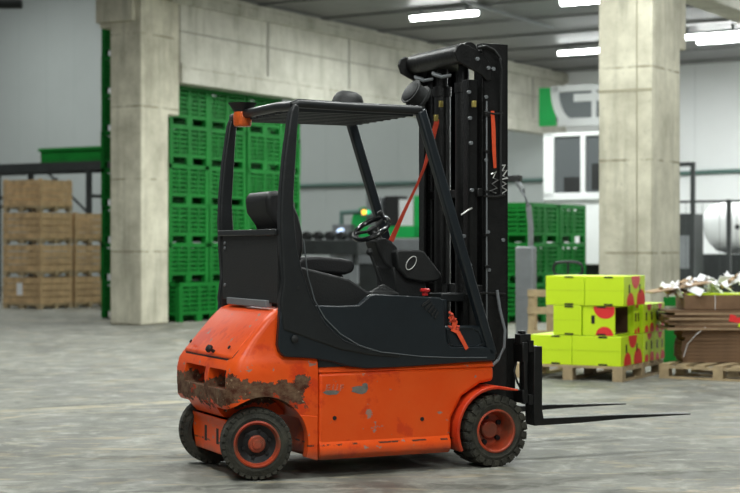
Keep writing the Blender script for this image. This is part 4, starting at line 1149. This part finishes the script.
MB().box(0, .7, -.6, 1.4, szv(250)-.1, szv(240)).build('belt_bed', M['dark'], cvr, bevel=.02)
mb = MB()
for k in range(6): mb.lathe([(0,-.1),(.09,-.1),(.11,.0),(.09,.1),(0,.1)], 12, (.3, -.3+k*.3, szv(240)+.08), (1,0,0))
mb.split('roller', M['matte'], cvr)
for y in (-.5, 1.3): MB().box(.1, .2, y, y+.1, 0, szv(250)-.1).build('conveyor_leg', M['dark'], cvr)
MB().box(-.0, .05, -.6, 1.4, .5, .9).build('guard_plate', M['greym'], cvr)

# fence and white tank at the right
fc = framebox('steel_fence', 742, 27.0, label='dark steel safety fence with posts right of the right column', cat='fence')
for u in (686, 692, 705, 733, 760):
    y = (742-u)/44.0
    top = 2.75 if u in (692, 705) else 2.1
    MB().box(0, .07, y, y+.07, 0, top).build('fence_post', M['dark'], fc)
MB().box(0, .07, (742-705)/44, (742-692)/44+.07, 2.68, 2.75).build('fence_rail', M['dark'], fc)
mb = MB().box(0.02, .05, -.5, 1.4, 2.05, 2.09)
for k in range(7): mb.box(.03, .036, -.5+k*.3, -.494+k*.3, .1, 2.05)
mb.build('fence_mesh', M['dark'], fc)
tk = framebox('white_tank', 742, 31.0, label='rounded white tank machine behind the steel fence at the right edge', cat='machine')
MB().tube([(.6, -1.0, 1.68), (.6, .5, 1.68), (.6, .75, 1.66), (.6, .88, 1.62), (.6, .95, 1.6)], [.52, .52, .46, .32, .10], 28).build('tank_shell', M['white'], tk)
MB().box(0, 1.2, -1.0, 1.3, .0, 1.15).build('dark_frame', M['dark'], tk)
MB().box(-.01, 0, -.9, -.3, .8, 1.05).build('label_plate', M['green2'], tk)
MB().lathe([(0,0), (.05,0), (.05,.05), (0,.05)], 12, (.125, .12, 1.68), (-1,0,0)).build('tank_port', M['matte'], tk)
dc = framebox('dark_cabinet', 692, 29.0, label='tall dark grey cabinet right beside the right column', cat='cabinet')
MB().box(0, .6, .0, .5, 0, 1.9).build('cabinet_body', M['dark'], dc, bevel=.01); MB().box(-.01, 0, .05, .45, .9, 1.5).build('cabinet_door', M['greym'], dc)

# ------------------------------------------------------------ world, camera, view
w = bpy.data.worlds.new('world'); bpy.context.scene.world = w; w.use_nodes = True
w.node_tree.nodes['Background'].inputs[0].default_value = (.90, .96, 1.0, 1)
w.node_tree.nodes['Background'].inputs[1].default_value = .20
cam = bpy.data.cameras.new('camera'); co = bpy.data.objects.new('camera', cam); COL.objects.link(co)
co.location = (0, 0, CH); co.rotation_euler = (PI/2, 0, 0)
cam.sensor_width = 36; cam.lens = F/740*36; cam.clip_end = 200
cam.dof.use_dof = True; cam.dof.focus_distance = 9.1; cam.dof.aperture_fstop = 2.8
sc_ = bpy.context.scene; sc_.camera = co
sc_.view_settings.view_transform = 'Standard'; sc_.view_settings.look = 'None'; sc_.view_settings.gamma = 1; sc_.view_settings.use_curve_mapping = False
sc_.view_settings.exposure = 0.0
